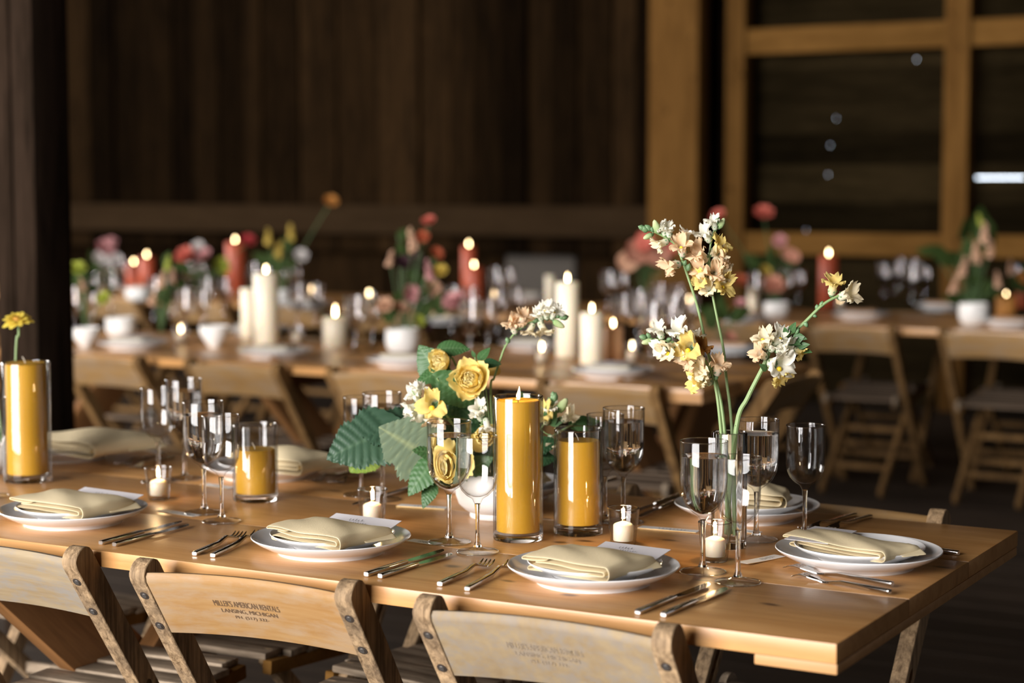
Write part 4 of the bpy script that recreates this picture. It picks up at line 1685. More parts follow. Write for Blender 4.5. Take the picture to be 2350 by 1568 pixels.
KIT_Y = rose_kit(M_rose, M_rosei)
KIT_B = rose_kit(M_roseb, M_rosei)


ROSE_K = 1.18


def rose(label, px, depth, axis, size, kit=KIT_Y, counts=(6, 7, 7, 6, 5), seed=1, name='garden_rose', stem=True):
    c = atY(px[0], px[1], depth)
    axis = Vector(axis).normalized()
    k = size / 0.068 * ROSE_K
    org = c - axis * 0.018 * k
    root = thing(name, label, 'flower', M=zframe(org, axis, 0, 1.0))
    r = random.Random(seed)
    for (kind, n) in zip(('core', 'inner', 'mid', 'cup', 'guard'), counts):
        for i in range(n):
            me = kit[kind][i % 2]
            a = 2 * pi * i / max(n, 1) + r.uniform(-0.25, 0.25) + {'core': 0, 'inner': 0.4, 'mid': 0.9, 'cup': 0.2, 'guard': 0.6}[kind]
            s = k * r.uniform(0.90, 1.08)
            M = Matrix.Rotation(a, 4, 'Z') @ Matrix.Rotation(r.uniform(-0.10, 0.12), 4, 'Y') @ Matrix.Scale(s, 4)
            if kind in ('core', 'inner'):
                M = T(r.uniform(-1, 1) * 0.003 * k, r.uniform(-1, 1) * 0.003 * k, {'core': 0.009, 'inner': 0.005}[kind] * k) @ M
            link('petal', me, parent=root, M=M)
    part('calyx', MB().lathe([(0, -0.010 * k), (0.004 * k, -0.008 * k), (0.006 * k, -0.002 * k), (0.004 * k, 0.004 * k)], 12), M_calyx, root)
    if stem:
        inv = root.matrix_basis.inverted()
        e = inv @ (BC + Vector((0.01 * (seed % 3 - 1), 0.012 * (seed % 2), 0)))
        part('stem', MB().tube(smooth_path([(0, 0, -0.008 * k), (0, 0, -0.03), e], 5), 0.0019, 7), M_stem, root)
    return root


rose('large open yellow garden rose at the top of the centre arrangement', (1077, 868), Y - 0.045, (-0.28, -0.92, 0.34), 0.068, counts=(11, 10, 9, 7, 5), seed=4)
rose('half-open yellow rosebud at upper left of the arrangement', (1004, 830), Y - 0.01, (-0.66, -0.70, 0.25), 0.066, counts=(5, 5, 7, 5, 0), seed=2, name='rosebud')
rose('buff yellow rose half hidden behind the large open rose', (1118, 836), Y + 0.045, (0.45, 0.15, 0.9), 0.062, kit=KIT_B, counts=(4, 5, 6, 6, 2), seed=5)
rose('yellow rose seen through the full goblet, low in the arrangement', (1040, 1058), Y - 0.075, (-0.25, -0.95, -0.1), 0.072, counts=(6, 7, 8, 7, 5), seed=6)
rose('yellow rose squeezed against the left of the tall candle', (1112, 1000), Y - 0.055, (0.15, -0.9, 0.35), 0.056, counts=(5, 6, 6, 5, 2), seed=7)


# ---- snapdragon florets: tube, two upright lobes, three lower lobes, yellow palate
def floret_mesh(seed, op=1.0):
    r = random.Random(seed)
    mb = MB()
    n = 10
    prof = [(0.0030, 0.0), (0.0048, 0.002), (0.0054, 0.006), (0.0050, 0.011), (0.0056, 0.015)]
    vs, fs = [], []
    for R, z in prof:
        for i in range(n):
            a = 2 * pi * i / n
            vs.append((R * cos(a), R * sin(a) * 1.1, z))
    for j in range(len(prof) - 1):
        for i in range(n):
            k = (i + 1) % n
            fs.append((j * n + i, j * n + k, (j + 1) * n + k, (j + 1) * n + i))
    mb.add(vs, fs)
    # lobes: angle (0 = up, +y), half width, length, outward bend
    for ang, hw, L, b0, b1 in ((-0.55, 0.90, 0.0150, 12, 66), (0.55, 0.90, 0.0150, 12, 66), (pi, 0.62, 0.0115, 40, 115), (pi - 1.0, 0.78, 0.0140, 32, 105), (pi + 1.0, 0.78, 0.0140, 32, 105)):
        ang += r.uniform(-0.15, 0.15)
        L *= r.uniform(0.85, 1.2) * op
        b1 += r.uniform(-25, 25)
        ph = r.uniform(0, 6)
        nu, nv = 7, 6

        def fun(u, v, ang=ang, hw=hw, L=L, b0=b0, b1=b1, ph=ph):
            uu = -1 + 2 * u
            R, Z = 0.0054, 0.0142
            st_ = 10
            for q in range(int(v * st_)):
                th = radians(b0 + (b1 - b0) * q / st_)
                R += sin(th) * L / st_
                Z += cos(th) * L / st_
            w = hw * (0.75 + 0.75 * sin(pi * min(0.95, v) ** 0.8)) * (1 if v < 0.8 else 1 - 0.35 * (v - 0.8) / 0.2)
            a = pi / 2 + ang + uu * w * (0.0054 / max(R, 0.0054)) ** 0.25
            R2 = R - 0.0016 * uu * uu * v + 0.0010 * sin(8 * uu + ph) * v * v
            Z2 = Z + 0.0030 * sin(6.5 * uu + ph) * v * v - 0.0012 * uu * uu * v
            return (R2 * cos(a), R2 * sin(a), Z2)
        mb.grid(fun, nu, nv)
    me = mb.mesh('floret', 0)
    return me


FLM = {}
for nm, mat in (('w', M_fw), ('p', M_fp), ('c', M_fc), ('y', M_fy), ('b', M_fb)):
    FLM[nm] = []
    for sd in range(4):
        me = floret_mesh(10 * sd + len(FLM))
        me.materials.append(mat)
        FLM[nm].append(me)
calyx_me = MB().lathe([(0, -0.003), (0.0018, -0.0025), (0.0036, 0.0), (0.0046, 0.003), (0.0056, 0.0065), (0.0050, 0.0068), (0.0036, 0.003), (0, 0.001)], 10,
                      rfun=lambda r_, a, z: r_ * (1 + (0.28 * cos(5 * a) if z > 0.004 else 0))).mesh('calyx', 0)
calyx_me.materials.append(M_calyx)
bud_me = MB().lathe([(0, 0), (0.0026, 0.001), (0.0036, 0.004), (0.0033, 0.008), (0.0018, 0.012), (0, 0.0135)], 10, rfun=lambda r_, a, z: r_ * (1 + 0.1 * cos(3 * a))).mesh('bud', 0)
bud_me.materials.append(M_bud)
budg_me = MB().lathe([(0, 0), (0.0022, 0.0008), (0.0032, 0.003), (0.0026, 0.006), (0, 0.009)], 9, rfun=lambda r_, a, z: r_ * (1 + 0.15 * cos(5 * a))).mesh('bud', 0)
budg_me.materials.append(M_calyx)
pal_me = MB().lathe([(0, 0), (0.0024, 0.0006), (0.0030, 0.0024), (0.0018, 0.0042), (0, 0.0048)], 10).mesh('palate', 0)
pal_me.materials.append(M_pal)


def snapdragon(label, path, depth, rad, florets, buds, tufts=(), seed=1, foot=None):
    """path / florets / buds in photo pixels at their own depth.
    floret: (variant, base px, mouth px, depth lean towards camera, scale, palate)"""
    pts = [atY(x, y, dd) for (x, y, dd) in path]
    if foot is not None:
        pts.insert(0, foot)
    root = thing('snapdragon', label, 'flower', pts[0].copy())
    inv = Matrix.Translation(-pts[0])
    sp = smooth_path([p - pts[0] for p in pts], 5)
    n = len(sp)
    part('stem', MB().tube(sp, [rad * (1 - 0.55 * i / (n - 1)) for i in range(n)], 8), M_stem, root)
    r = random.Random(seed)
    for i in range(6):
        q = sp[int(n * (0.12 + 0.13 * i))]
        nb = Vector((r.uniform(-1, 1), r.uniform(-1, 1), 0.6)).normalized()
        part('leaf_scar', MB().lathe([(0, 0.0034), (0.0006, 0.0028), (0.0011, 0.001), (0.0014, -0.001)], 6), M_stem, root, zframe(q + nb * rad * 0.6, nb))

    def nearest(p):
        return min(sp, key=lambda q: (q - p).length)
    for k, (var, b_, m_, lean, sc, pal) in enumerate(florets):
        dd = depth(b_) if callable(depth) else depth
        B_ = atY(b_[0], b_[1], dd) - pts[0]
        M_ = atY(m_[0], m_[1], dd - lean) - pts[0]
        axis = M_ - B_
        up = Vector((0, 0.3, 1))
        zf = axis.normalized()
        yv = (up - zf * up.dot(zf))
        if yv.length < 0.2:
            yv = Vector((0, -1, 0)) - zf * (-zf.y)
        yv.normalize()
        xv = yv.cross(zf)
        Mx = Matrix((xv, yv, zf)).transposed().to_4x4() @ Matrix.Rotation(r.uniform(-0.35, 0.35), 4, 'Z') @ Matrix.Scale(sc * 1.12, 4)
        Mx.translation = B_
        link('floret', FLM[var][(k + seed) % 4], parent=root, M=Mx)
        link('calyx', calyx_me, parent=root, M=Mx)
        if pal:
            link('palate', pal_me, parent=root, M=Mx @ T(0, -0.0052, 0.0135))
        s0 = nearest(B_)
        if (s0 - B_).length > 0.002:
            part('flower_stalk', MB().tube(smooth_path([s0, (s0 + B_) / 2 - Vector((0, 0, 0.001)), B_], 2), 0.0009, 6), M_stem, root)
    for (b_, m_, g) in buds:
        B_ = atY(b_[0], b_[1], depth if not callable(depth) else depth(b_)) - pts[0]
        M_ = atY(m_[0], m_[1], (depth if not callable(depth) else depth(b_)) - 0.004) - pts[0]
        L = (M_ - B_).length
        Mx = zframe(B_, M_ - B_, r.uniform(0, 6), L / (0.009 if g else 0.0135))
        link('bud', budg_me if g else bud_me, parent=root, M=Mx)
        if not g:
            link('calyx', calyx_me, parent=root, M=zframe(B_, M_ - B_, 0, 0.75))
        s0 = nearest(B_)
        if (s0 - B_).length > 0.003:
            part('flower_stalk', MB().tube([s0, B_], 0.0008, 5), M_stem, root)
    for (b_, t_) in tufts:
        B_ = atY(b_[0], b_[1], depth if not callable(depth) else depth(b_)) - pts[0]
        T_ = atY(t_[0], t_[1], (depth if not callable(depth) else depth(b_)) - 0.012) - pts[0]
        d = T_ - B_
        o = link('leaf', leaf_data('glossy', M_lf5), parent=root, M=frame(B_, d, (r.uniform(-.5, .5), -1, 0.4), d.length))
    return root


VP = at(1672, 1256)
VY = VP.y
VR = 0.0300
VH = 0.197
foot0 = Vector((VP.x, VP.y, 0.0))


def foot(dx, dy, z=0.772):
    return Vector((VP.x + dx, VP.y + dy, z))


snapdragon('tall snapdragon stem curving to the left, top left of the bud vase', [(1662, 978, VY), (1645, 881, VY), (1631, 836, VY), (1617, 776, VY), (1600, 702, VY), (1575, 625, VY), (1554, 569, VY), (1537, 552, VY), (1505, 534, VY), (1472, 524, VY)],
           VY, 0.0030, [
    ('w', (1538, 545), (1526, 512), 0.006, 0.85, False), ('w', (1528, 541), (1510, 510), 0.0, 0.8, False), ('w', (1520, 536), (1540, 508), 0.01, 0.75, False),
    ('p', (1568, 588), (1562, 556), 0.013, 1.15, True), ('w', (1572, 560), (1578, 520), -0.004, 0.95, False),
    ('c', (1534, 553), (1500, 566), 0.006, 0.95, False), ('p', (1562, 606), (1522, 612), 0.008, 1.15, False)],
    [((1512, 536), (1501, 504), False), ((1498, 538), (1476, 548), False), ((1488, 530), (1470, 520), True), ((1494, 529), (1480, 516), True), ((1500, 532), (1492, 520), True), ((1480, 526), (1464, 519), True),
     ((1578, 622), (1583, 604), True), ((1570, 610), (1574, 596), True)], seed=1, foot=foot(0.006, 0.004))
snapdragon('tall straight snapdragon stem full of peach florets', [(1679, 980, VY + .01), (1667, 871, VY + .01), (1660, 801, VY + .01), (1646, 731, VY + .01), (1635, 674, VY + .01), (1630, 625, VY + .01), (1628, 590, VY + .01), (1632, 555, VY + .01), (1640, 525, VY + .01), (1648, 508, VY + .01)],
           VY + 0.01, 0.0027, [
    ('w', (1630, 556), (1614, 526), 0.006, 1.05, False), ('w', (1642, 528), (1636, 496), 0.004, 0.9, False), ('y', (1636, 584), (1656, 556), 0.010, 1.15, False),
    ('p', (1622, 600), (1598, 574), 0.010, 1.25, False), ('p', (1634, 612), (1664, 590), 0.008, 1.2, False), ('p', (1624, 632), (1604, 612), 0.014, 1.2, True),
    ('c', (1636, 636), (1664, 624), 0.012, 1.15, False), ('y', (1626, 648), (1606, 640), 0.012, 1.1, False), ('y', (1638, 660), (1660, 652), 0.014, 1.2, True),
    ('p', (1630, 640), (1640, 622), 0.016, 1.1, False), ('c', (1634, 676), (1626, 664), 0.010, 0.9, False), ('c', (1640, 602), (1652, 582), 0.012, 1.0, False)],
    [((1650, 524), (1663, 500), False), ((1644, 516), (1650, 498), True), ((1628, 650), (1626, 638), True), ((1640, 672), (1648, 660), True), ((1632, 620), (1642, 614), True), ((1626, 606), (1618, 600), True), ((1632, 590), (1628, 576), True)],
    seed=2, foot=foot(0.010, -0.006))
snapdragon('short snapdragon stem with cream and yellow florets leaning left', [(1654, 982, VY - .02), (1642, 888, VY - .02), (1626, 842, VY - .02), (1607, 815, VY - .02), (1580, 800, VY - .02), (1547, 787, VY - .02), (1512, 780, VY - .02), (1474, 776, VY - .02)],
           VY - 0.02, 0.0030, [
    ('w', (1520, 778), (1508, 746), 0.006, 1.05, False), ('w', (1568, 780), (1552, 748), 0.010, 1.2, False), ('c', (1546, 796), (1522, 806), 0.022, 1.2, True),
    ('y', (1598, 806), (1576, 790), 0.026, 1.45, True), ('p', (1600, 822), (1568, 834), 0.010, 1.1, False), ('b', (1606, 822), (1612, 792), 0.008, 1.05, False), ('w', (1596, 800), (1594, 762), -0.006, 1.0, False),
    ('p', (1644, 862), (1652, 828), 0.010, 1.2, False), ('c', (1626, 866), (1604, 848), 0.014, 1.25, False), ('y', (1618, 882), (1584, 878), 0.010, 1.15, False), ('c', (1632, 880), (1608, 868), 0.012, 1.1, False),
    ('w', (1530, 800), (1512, 800), 0.012, 0.95, False), ('c', (1576, 800), (1556, 806), 0.012, 1.0, False)],
    [((1500, 780), (1472, 788), False), ((1492, 776), (1484, 764), True), ((1484, 776), (1466, 772), True), ((1508, 784), (1500, 796), True), ((1530, 782), (1542, 776), True), ((1640, 872), (1648, 862), True), ((1610, 818), (1602, 810), True)],
    seed=3, foot=foot(0.0, -0.008))
snapdragon('thick snapdragon stem leaning far to the right out of the bud vase', [(1690, 980, VY - .01), (1716, 913, VY - .02), (1751, 843, VY - .03), (1772, 797, VY - .03), (1800, 775, VY - .035), (1838, 748, VY - .035), (1884, 703, VY - .04), (1914, 684, VY - .04), (1934, 676, VY - .04)],
           VY - 0.035, 0.0044, [
    ('c', (1760, 800), (1752, 766), 0.012, 1.2, True), ('p', (1758, 822), (1738, 806), 0.012, 1.05, False), ('w', (1776, 792), (1792, 768), 0.012, 1.1, True),
    ('w', (1782, 806), (1814, 796), 0.016, 1.25, True), ('w', (1766, 834), (1790, 836), 0.026, 1.5, True), ('y', (1772, 848), (1790, 864), 0.010, 1.1, False), ('w', (1768, 806), (1780, 784), 0.014, 1.0, False),
    ('y', (1908, 678), (1914, 644), 0.006, 1.2, False), ('c', (1926, 684), (1948, 672), 0.012, 1.2, False), ('y', (1820, 800), (1842, 812), 0.006, 0.8, False)],
    [((1884, 706), (1888, 690), True), ((1878, 712), (1874, 698), True), ((1864, 722), (1876, 728), True), ((1846, 738), (1854, 752), True), ((1796, 782), (1808, 776), True), ((1826, 766), (1834, 752), True)],
    [((1812, 766), (1826, 740)), ((1820, 770), (1852, 778)), ((1800, 780), (1838, 790)), ((1806, 772), (1800, 752)), ((1830, 800), (1864, 808)), ((1826, 796), (1858, 790)), ((1818, 788), (1846, 772)), ((1760, 850), (1744, 836))],
    seed=4, foot=foot(-0.004, 0.004))

# the fluted bud vase with water
o = thing('bud_vase', 'fluted clear glass bud vase of snapdragons near the table corner', 'vase', Vector((VP.x, VP.y, 0.7502)))


def flute(r_, a, z):
    return r_ * (1 + (0.025 * abs(cos(9 * a)) - 0.012 if r_ > 0.02 else 0))


link('rim', rim(VR - 0.0015, VH, 0.0011), parent=o)
part('fluted_glass', MB().lathe([(0, 0), (VR - 0.002, 0), (VR, 0.002), (VR, VH - 0.002), (VR - 0.0008, VH), (VR - 0.0022, VH), (VR - 0.003, VH - 0.002), (VR - 0.003, 0.016), (VR - 0.006, 0.0125), (0, 0.012)], 90, rfun=lambda r_, a, z: flute(r_, a, z) if r_ >= VR - 0.001 else r_), M_glass, o, sharp=60)

snapdragon('snapdragon arching right above the tall mustard candle', [(1126, 900, Y - .01), (1134, 868, Y - .01), (1148, 826, Y), (1160, 795, Y), (1184, 762, Y), (1216, 740, Y), (1252, 732, Y), (1296, 729, Y)],
           Y, 0.0024, [
    ('p', (1184, 766), (1168, 726), 0.006, 1.05, False), ('p', (1196, 752), (1204, 708), 0.006, 1.2, False), ('p', (1178, 760), (1186, 726), 0.010, 1.0, False),
    ('w', (1256, 732), (1250, 704), 0.010, 1.05, True), ('w', (1266, 732), (1276, 706), 0.012, 0.95, True), ('c', (1224, 742), (1214, 764), 0.006, 0.9, False),
    ('c', (1238, 738), (1252, 766), 0.008, 1.0, False), ('w', (1244, 736), (1232, 712), 0.006, 0.9, False)],
    [((1270, 736), (1296, 752), False), ((1284, 732), (1298, 722), True), ((1288, 730), (1306, 726), True), ((1276, 730), (1286, 716), True), ((1168, 788), (1162, 774), True), ((1200, 752), (1208, 742), True), ((1226, 740), (1234, 730), True)], seed=5, foot=BC)
snapdragon('white and buff snapdragon cluster at the left of the arrangement', [(1030, 960, Y - .03), (1000, 940, Y - .05), (975, 925, Y - .06), (955, 910, Y - .06), (945, 896, Y - .06)],
           Y - 0.055, 0.0022, [
    ('w', (964, 922), (944, 898), 0.010, 1.1, False), ('w', (958, 932), (930, 938), 0.010, 0.95, False), ('w', (972, 938), (962, 966), 0.010, 1.1, False), ('w', (960, 940), (944, 958), 0.006, 0.9, False),
    ('y', (1004, 936), (992, 924), 0.030, 1.6, True), ('p', (1002, 946), (994, 968), 0.014, 1.2, False), ('c', (1012, 950), (1000, 958), 0.012, 1.0, False), ('w', (960, 910), (962, 888), 0.004, 0.85, False)],
    [((974, 944), (976, 970), False), ((970, 926), (978, 912), True), ((966, 946), (956, 964), True)], seed=6, foot=BC)
snapdragon('small white snapdragon beside the tall candle, left side', [(1108, 1000, Y - .03), (1106, 970, Y - .05), (1104, 945, Y - .06)],
           Y - 0.055, 0.0018, [('w', (1108, 954), (1100, 932), 0.012, 1.1, False), ('w', (1114, 960), (1118, 978), 0.008, 1.0, False), ('w', (1106, 966), (1088, 940), 0.006, 0.85, False)], [((1104, 946), (1108, 930), True)], seed=7, foot=BC)
snapdragon('green snapdragon tip poking out between the mustard candles', [(1212, 1010, Y), (1240, 985, Y), (1262, 950, Y), (1270, 925, Y), (1272, 905, Y)],
           Y, 0.0022, [('w', (1266, 956), (1262, 932), 0.006, 0.9, False), ('c', (1290, 968), (1308, 950), 0.010, 1.1, False), ('y', (1256, 972), (1248, 948), 0.012, 1.3, False), ('c', (1262, 1000), (1268, 1020), 0.008, 1.0, False)],
           [((1280, 946), (1302, 914), False), ((1280, 962), (1296, 960), False), ((1270, 922), (1276, 900), True), ((1268, 930), (1258, 912), True), ((1272, 914), (1268, 898), True), ((1270, 946), (1290, 930), True)],
           [((1262, 970), (1254, 930)), ((1266, 974), (1290, 970)), ((1264, 978), (1276, 940)), ((1220, 930), (1196, 900))], seed=8, foot=BC)

# ------------------------------------------------------------------ zinnia at the left edge
zp = at(30, 1092)
ZY = zp.y
zt = atY(40, 738, ZY)
o = thing('zinnia', 'single yellow zinnia above the tall candle at far left', 'flower', zt.copy())
zr = Vector((0.05, -0.42, 0.9))
bse = Vector((zp.x, zp.y, 0.77)) - zt
part('stem', MB().tube(smooth_path([(0.002, 0, -0.004), (0.002, 0, -0.03), atY(37, 800, ZY) - zt, bse], 5), 0.0024, 8), M_stem, o)
zm = petal_mesh('petal', 0.026, 0.0100, radians(60), radians(95), 0.004, 1.2, 3, 0.2)
zm.materials.append(M_zin)
r = random.Random(5)
for ring, (n, sc, tl) in enumerate(((10, 1.1, 0.20), (9, 0.85, -0.1), (7, 0.6, -0.4))):
    for i in range(n):
        link('petal', zm, parent=o, M=zframe((0, 0, 0), zr) @ T(0, 0, 0.003 * ring) @ Matrix.Rotation(2 * pi * i / n + ring * 0.3 + r.uniform(-.15, .15), 4, 'Z') @ Matrix.Rotation(tl + r.uniform(-.15, .15), 4, 'Y') @ Matrix.Scale(sc * r.uniform(.9, 1.1), 4))
part('flower_disc', MB().lathe([(0, 0.013), (0.005, 0.012), (0.0085, 0.008), (0.009, 0.003), (0, 0.001)], 18), M_zinc, o, zframe((0, 0, 0), zr))
part('calyx', MB().lathe([(0, -0.006), (0.004, -0.005), (0.007, 0.0), (0.005, 0.004)], 12), M_calyx, o)
o = thing('slim_vase', 'slim clear vase hidden behind the tall candle at far left', 'vase', Vector((zp.x, zp.y, 0.7502)))
part('vase_glass', MB().lathe([(0, 0), (0.020, 0), (0.022, 0.003), (0.022, 0.05), (0.014, 0.085), (0.013, 0.12), (0.0115, 0.12), (0.0125, 0.085), (0.0195, 0.05), (0.0195, 0.012), (0, 0.011)], 32), M_glass, o)
lb = at(-32, 1086)
o = part('footed_bowl', MB().lathe([(r_ * 0.85, z_ * 0.85) for r_, z_ in BOWL], 40), M_bowl, None, T(lb.x, lb.y, 0.7502), sharp=50)
tag(o, 'white bowl at the left edge behind the tall candle, cut by the frame', 'bowl')
for i, (a, b_) in enumerate((((-4, 1030), (-14, 905)), ((4, 1010), (-2, 940)))):
    A_, B_ = atY(*a, lb.y), atY(*b_, lb.y)
    o = thing('cut_flower', ('taller' if i == 0 else 'shorter') + ' green stem in the white bowl at the left edge', 'stem', Vector((lb.x + 0.01 * i, lb.y, 0.79)))
    L0 = o.location.copy()
    part('stem', MB().tube([(0, 0, 0), A_ - L0, B_ - L0], 0.002, 7), M_stem, o)
    link('leaf', leaf_data('glossy', M_lf5), parent=o, M=frame(A_ - L0, Vector((-0.02, -0.01, 0.03)), (0, -1, 0.3), 0.035))
# ------------------------------------------------------------------ things on the middle and back tables
def onrow(px, py, z=0.7502):
    p = at(px, py, 0.75)
    return Vector((p.x, p.y, z))


far_w = MB().lathe([(0, 0), (0.035, 0.0008), (0.034, 0.002), (0.012, 0.006), (0.0045, 0.02), (0.0042, 0.075), (0.009, 0.09), (0.022, 0.099), (0.0335, 0.118), (0.0372, 0.14), (0.038, 0.209), (0.0368, 0.209), (0.036, 0.14), (0.032, 0.120), (0.020, 0.102), (0, 0.096)], 20).mesh('goblet', 60)
far_w.materials.append(M_thin)
far_n = MB().lathe([(0, 0), (0.033, 0.0008), (0.032, 0.002), (0.012, 0.006), (0.0042, 0.02), (0.0040, 0.075), (0.009, 0.09), (0.018, 0.101), (0.0290, 0.118), (0.033, 0.14), (0.0343, 0.195), (0.0332, 0.195), (0.032, 0.14), (0.0276, 0.120), (0.016, 0.104), (0, 0.097)], 20).mesh('goblet', 60)
far_n.materials.append(M_thin)


def far_glass(p, kind, label, group):
    o = link('stemmed_glass', far_w if kind == 'w' else far_n)
    o.location = p
    return tag(o, label, 'glass', group)


# pairs of stemmed glasses: (foot px, foot py, where)
MIDG = [((438, 782), 'by the left lit votive'), ((185, 770), 'right of the dark post'), ((832, 806), 'before the wide ivory candle'),
        ((1095, 815), 'behind the open yellow roses'), ((1510, 830), 'left of the tall snapdragons'), ((490, 740), 'behind the small white bowl'),
        ((700, 758), 'left of the wide ivory candle'), ((1160, 772), 'above the arching snapdragon'), ((1480, 782), 'behind the low snapdragon'), ((232, 726), 'beyond the white bowls'),
        ((1560, 800), 'between the snapdragon stems'), ((1445, 800), 'beside the short peach candle'), ((1530, 760), 'left of the tall snapdragon florets'), ((370, 740), 'between the left white bowls'), ((1055, 770), 'right of the white flower bowl')]
for (x, y), wh in MIDG:
    for dx, dy, k in ((-17, 4, 'w'), (24, -4, 'n')):
        far_glass(onrow(x + dx, y + dy), k, 'blurred %s stemmed glass on the middle table %s' % ('wider' if k == 'w' else 'narrower', wh), None)
FARG = [((262, 668), 'behind the left flower cluster'), ((446, 676), 'under the coral flowers at left'), ((596, 690), 'beside the tall rust candle'), ((662, 690), 'left of the two votives'), ((1150, 705), 'right of the rust candles'),
        ((1410, 716), 'left of the pink blooms'), ((1745, 722), 'left of the right rust candle'), ((1815, 712), 'in front of the salmon blooms'), ((2040, 690), 'right of the rust candle, left one'), ((2105, 700), 'left of the peach arrangement'), ((2080, 672), 'by the wall at right'), ((2345, 700), 'at the right edge')]
for (x, y), wh in FARG:
    for dx, dy, k in ((-14, 3, 'w'), (16, -3, 'n')):
        far_glass(onrow(x + dx, y + dy), k, 'blurred %s stemmed glass on the back table %s' % ('wider' if k == 'w' else 'narrower', wh), None)

# place settings
cl_w = MB()
for k_, (x0, y0, z0) in enumerate(((-0.075, -0.055, 0.0), (-0.070, -0.050, 0.0075), (-0.072, -0.052, 0.015))):
    cl_w.box((x0, y0, z0), (-x0, -y0, z0 + 0.006))
cl_me = {}
for nm, mt in (('cream', M_clothw), ('peach', M_clothp), ('butter', M_cloth)):
    me = cl_w.mesh('folded_cloth', 50, 0.0025)
    me.materials.append(mt)
    cl_me[nm] = me
SET = [((305, 800), 'left end of the middle table', 'cream', True), ((632, 820), 'middle table below the tall ivory candle', 'cream', False), ((930, 840), 'middle table behind the rose leaves', 'cream', False),
       ((1405, 866), 'middle table above the full goblet', 'cream', True), ((590, 766), 'middle table by the ivory candle', 'cream', False),
       ((1225, 802), 'middle table behind the arching snapdragon', 'cream', False), ((1675, 810), 'middle table right end', 'peach', False),
       ((330, 672), 'back table below the two rust candles', 'peach', False), ((1975, 732), 'back right table in front of the rust candle', 'peach', False), ((2160, 712), 'wall side of the back right table', 'peach', False),
       ((2318, 750), 'back right table at the right edge', 'peach', False), ((1700, 738), 'back right table behind the tall snapdragons', 'peach', False), ((1215, 688), 'back table behind the wide ivory candle', 'cream', False),
       ((1015, 742), 'back table behind the flower bowl', 'butter', False), ((700, 706), 'back table left of the copper glow', 'cream', False)]
for (x, y), wh, kind, c in SET:
    p = onrow(x, y)
    plates(p, 'on the ' + wh, True)
    o = link('linen_napkin', cl_me[kind])
    o.location = p + Vector((0, 0, 0.0205))
    o.rotation_euler = (0, 0, YAW + radians(8))
    tag(o, 'blurred %s napkin at the %s' % (kind, wh), 'napkin')
    if c:
        m = link('menu_card', MB().box((-0.05, -0.07, 0), (0.05, 0.07, 0.0008)).mesh('card'), M_card)
        m.location = p + Vector((-0.005, 0.02, 0.0425))
        m.rotation_euler = (0.0, 0, YAW)
        tag(m, 'pale card on the napkin at the %s' % wh, 'card')

# pillar candles
GC = thin_glass('candle_glass_far', (0.95, 0.95, 0.95), 1.6)


def pillar(px, wpx, top, mat, label, lit=None, glass=False, cup=False, fl=1.0):
    p = onrow(*px)
    R = wpx / 2 / FPX * p.y
    q = atY(px[0], top, p.y)
    H = q.z - 0.75
    o = thing('pillar_candle', label, 'candle', p)
    part('wax', MB().lathe([(0, 0.0), (R - 0.002, 0.0), (R, 0.002), (R, H - 0.003), (R - 0.003, H), (R * 0.5, H - 0.003), (0, H - 0.004)], 28), mat, o, sharp=45)
    part('wick', MB().tube([(0, 0, H - 0.004), (0, 0, H + 0.008)], 0.0012, 6), M_wick, o)
    if lit:
        flame(o, (0, 0, H + 0.004), fl, M_flame2)
    if glass:
        part('glass_cylinder', MB().lathe([(R + 0.006, 0.0), (R + 0.006, H + 0.05), (R + 0.004, H + 0.05), (R + 0.004, 0.002)], 28), GC, o)
    return o


pillar((612, 790), 58, 628, M_waxi, 'tall lit ivory pillar candle on the middle table, left half', True)
pillar((570, 775), 34, 662, M_waxi, 'shorter unlit ivory pillar candle left of the tall lit one')
pillar((770, 796), 58, 728, M_waxi, 'wide ivory candle in glass with a tall flame, on the middle table', True, True, fl=1.5)
pillar((1302, 818), 54, 648, M_waxi, 'tallest lit ivory pillar candle right of the arching snapdragon', True)
pillar((1358, 834), 54, 718, M_waxi, 'medium lit ivory pillar candle in front of the tallest ivory one', True)
pillar((1407, 826), 48, 752, M_waxp, 'short lit peach pillar candle right of the ivory ones', True)
pillar((308, 662), 36, 606, M_waxr, 'left rust-red pillar candle of the pair at far left', True)
pillar((338, 666), 36, 590, M_waxr, 'right rust-red pillar candle of the pair at far left', True)
pillar((541, 668), 44, 556, M_waxr, 'tall rust-red pillar candle behind the ivory candles', True)
pillar((1076, 680), 34, 566, M_waxr, 'taller rust-red pillar candle behind the flower bowl', True)
pillar((1088, 690), 42, 614, M_waxr, 'shorter rust-red pillar candle in front of its taller twin', True)
pillar((1900, 706), 44, 588, M_waxr, 'tall rust-red pillar candle on the back right table', True, fl=1.1)
pillar((1262, 702), 22, 632, M_waxi, 'slim unlit white candle left of the tallest ivory one')
pillar((1728, 714), 24, 658, M_waxi, 'slim unlit white candle behind the tall snapdragons')
pillar((2346, 706), 30, 632, M_waxr, 'rust-red candle at the right edge of the frame')
pillar((2308, 730), 46, 680, M_far['amber'], 'low amber candle glowing beside the right flower bowl', True, fl=0.6)

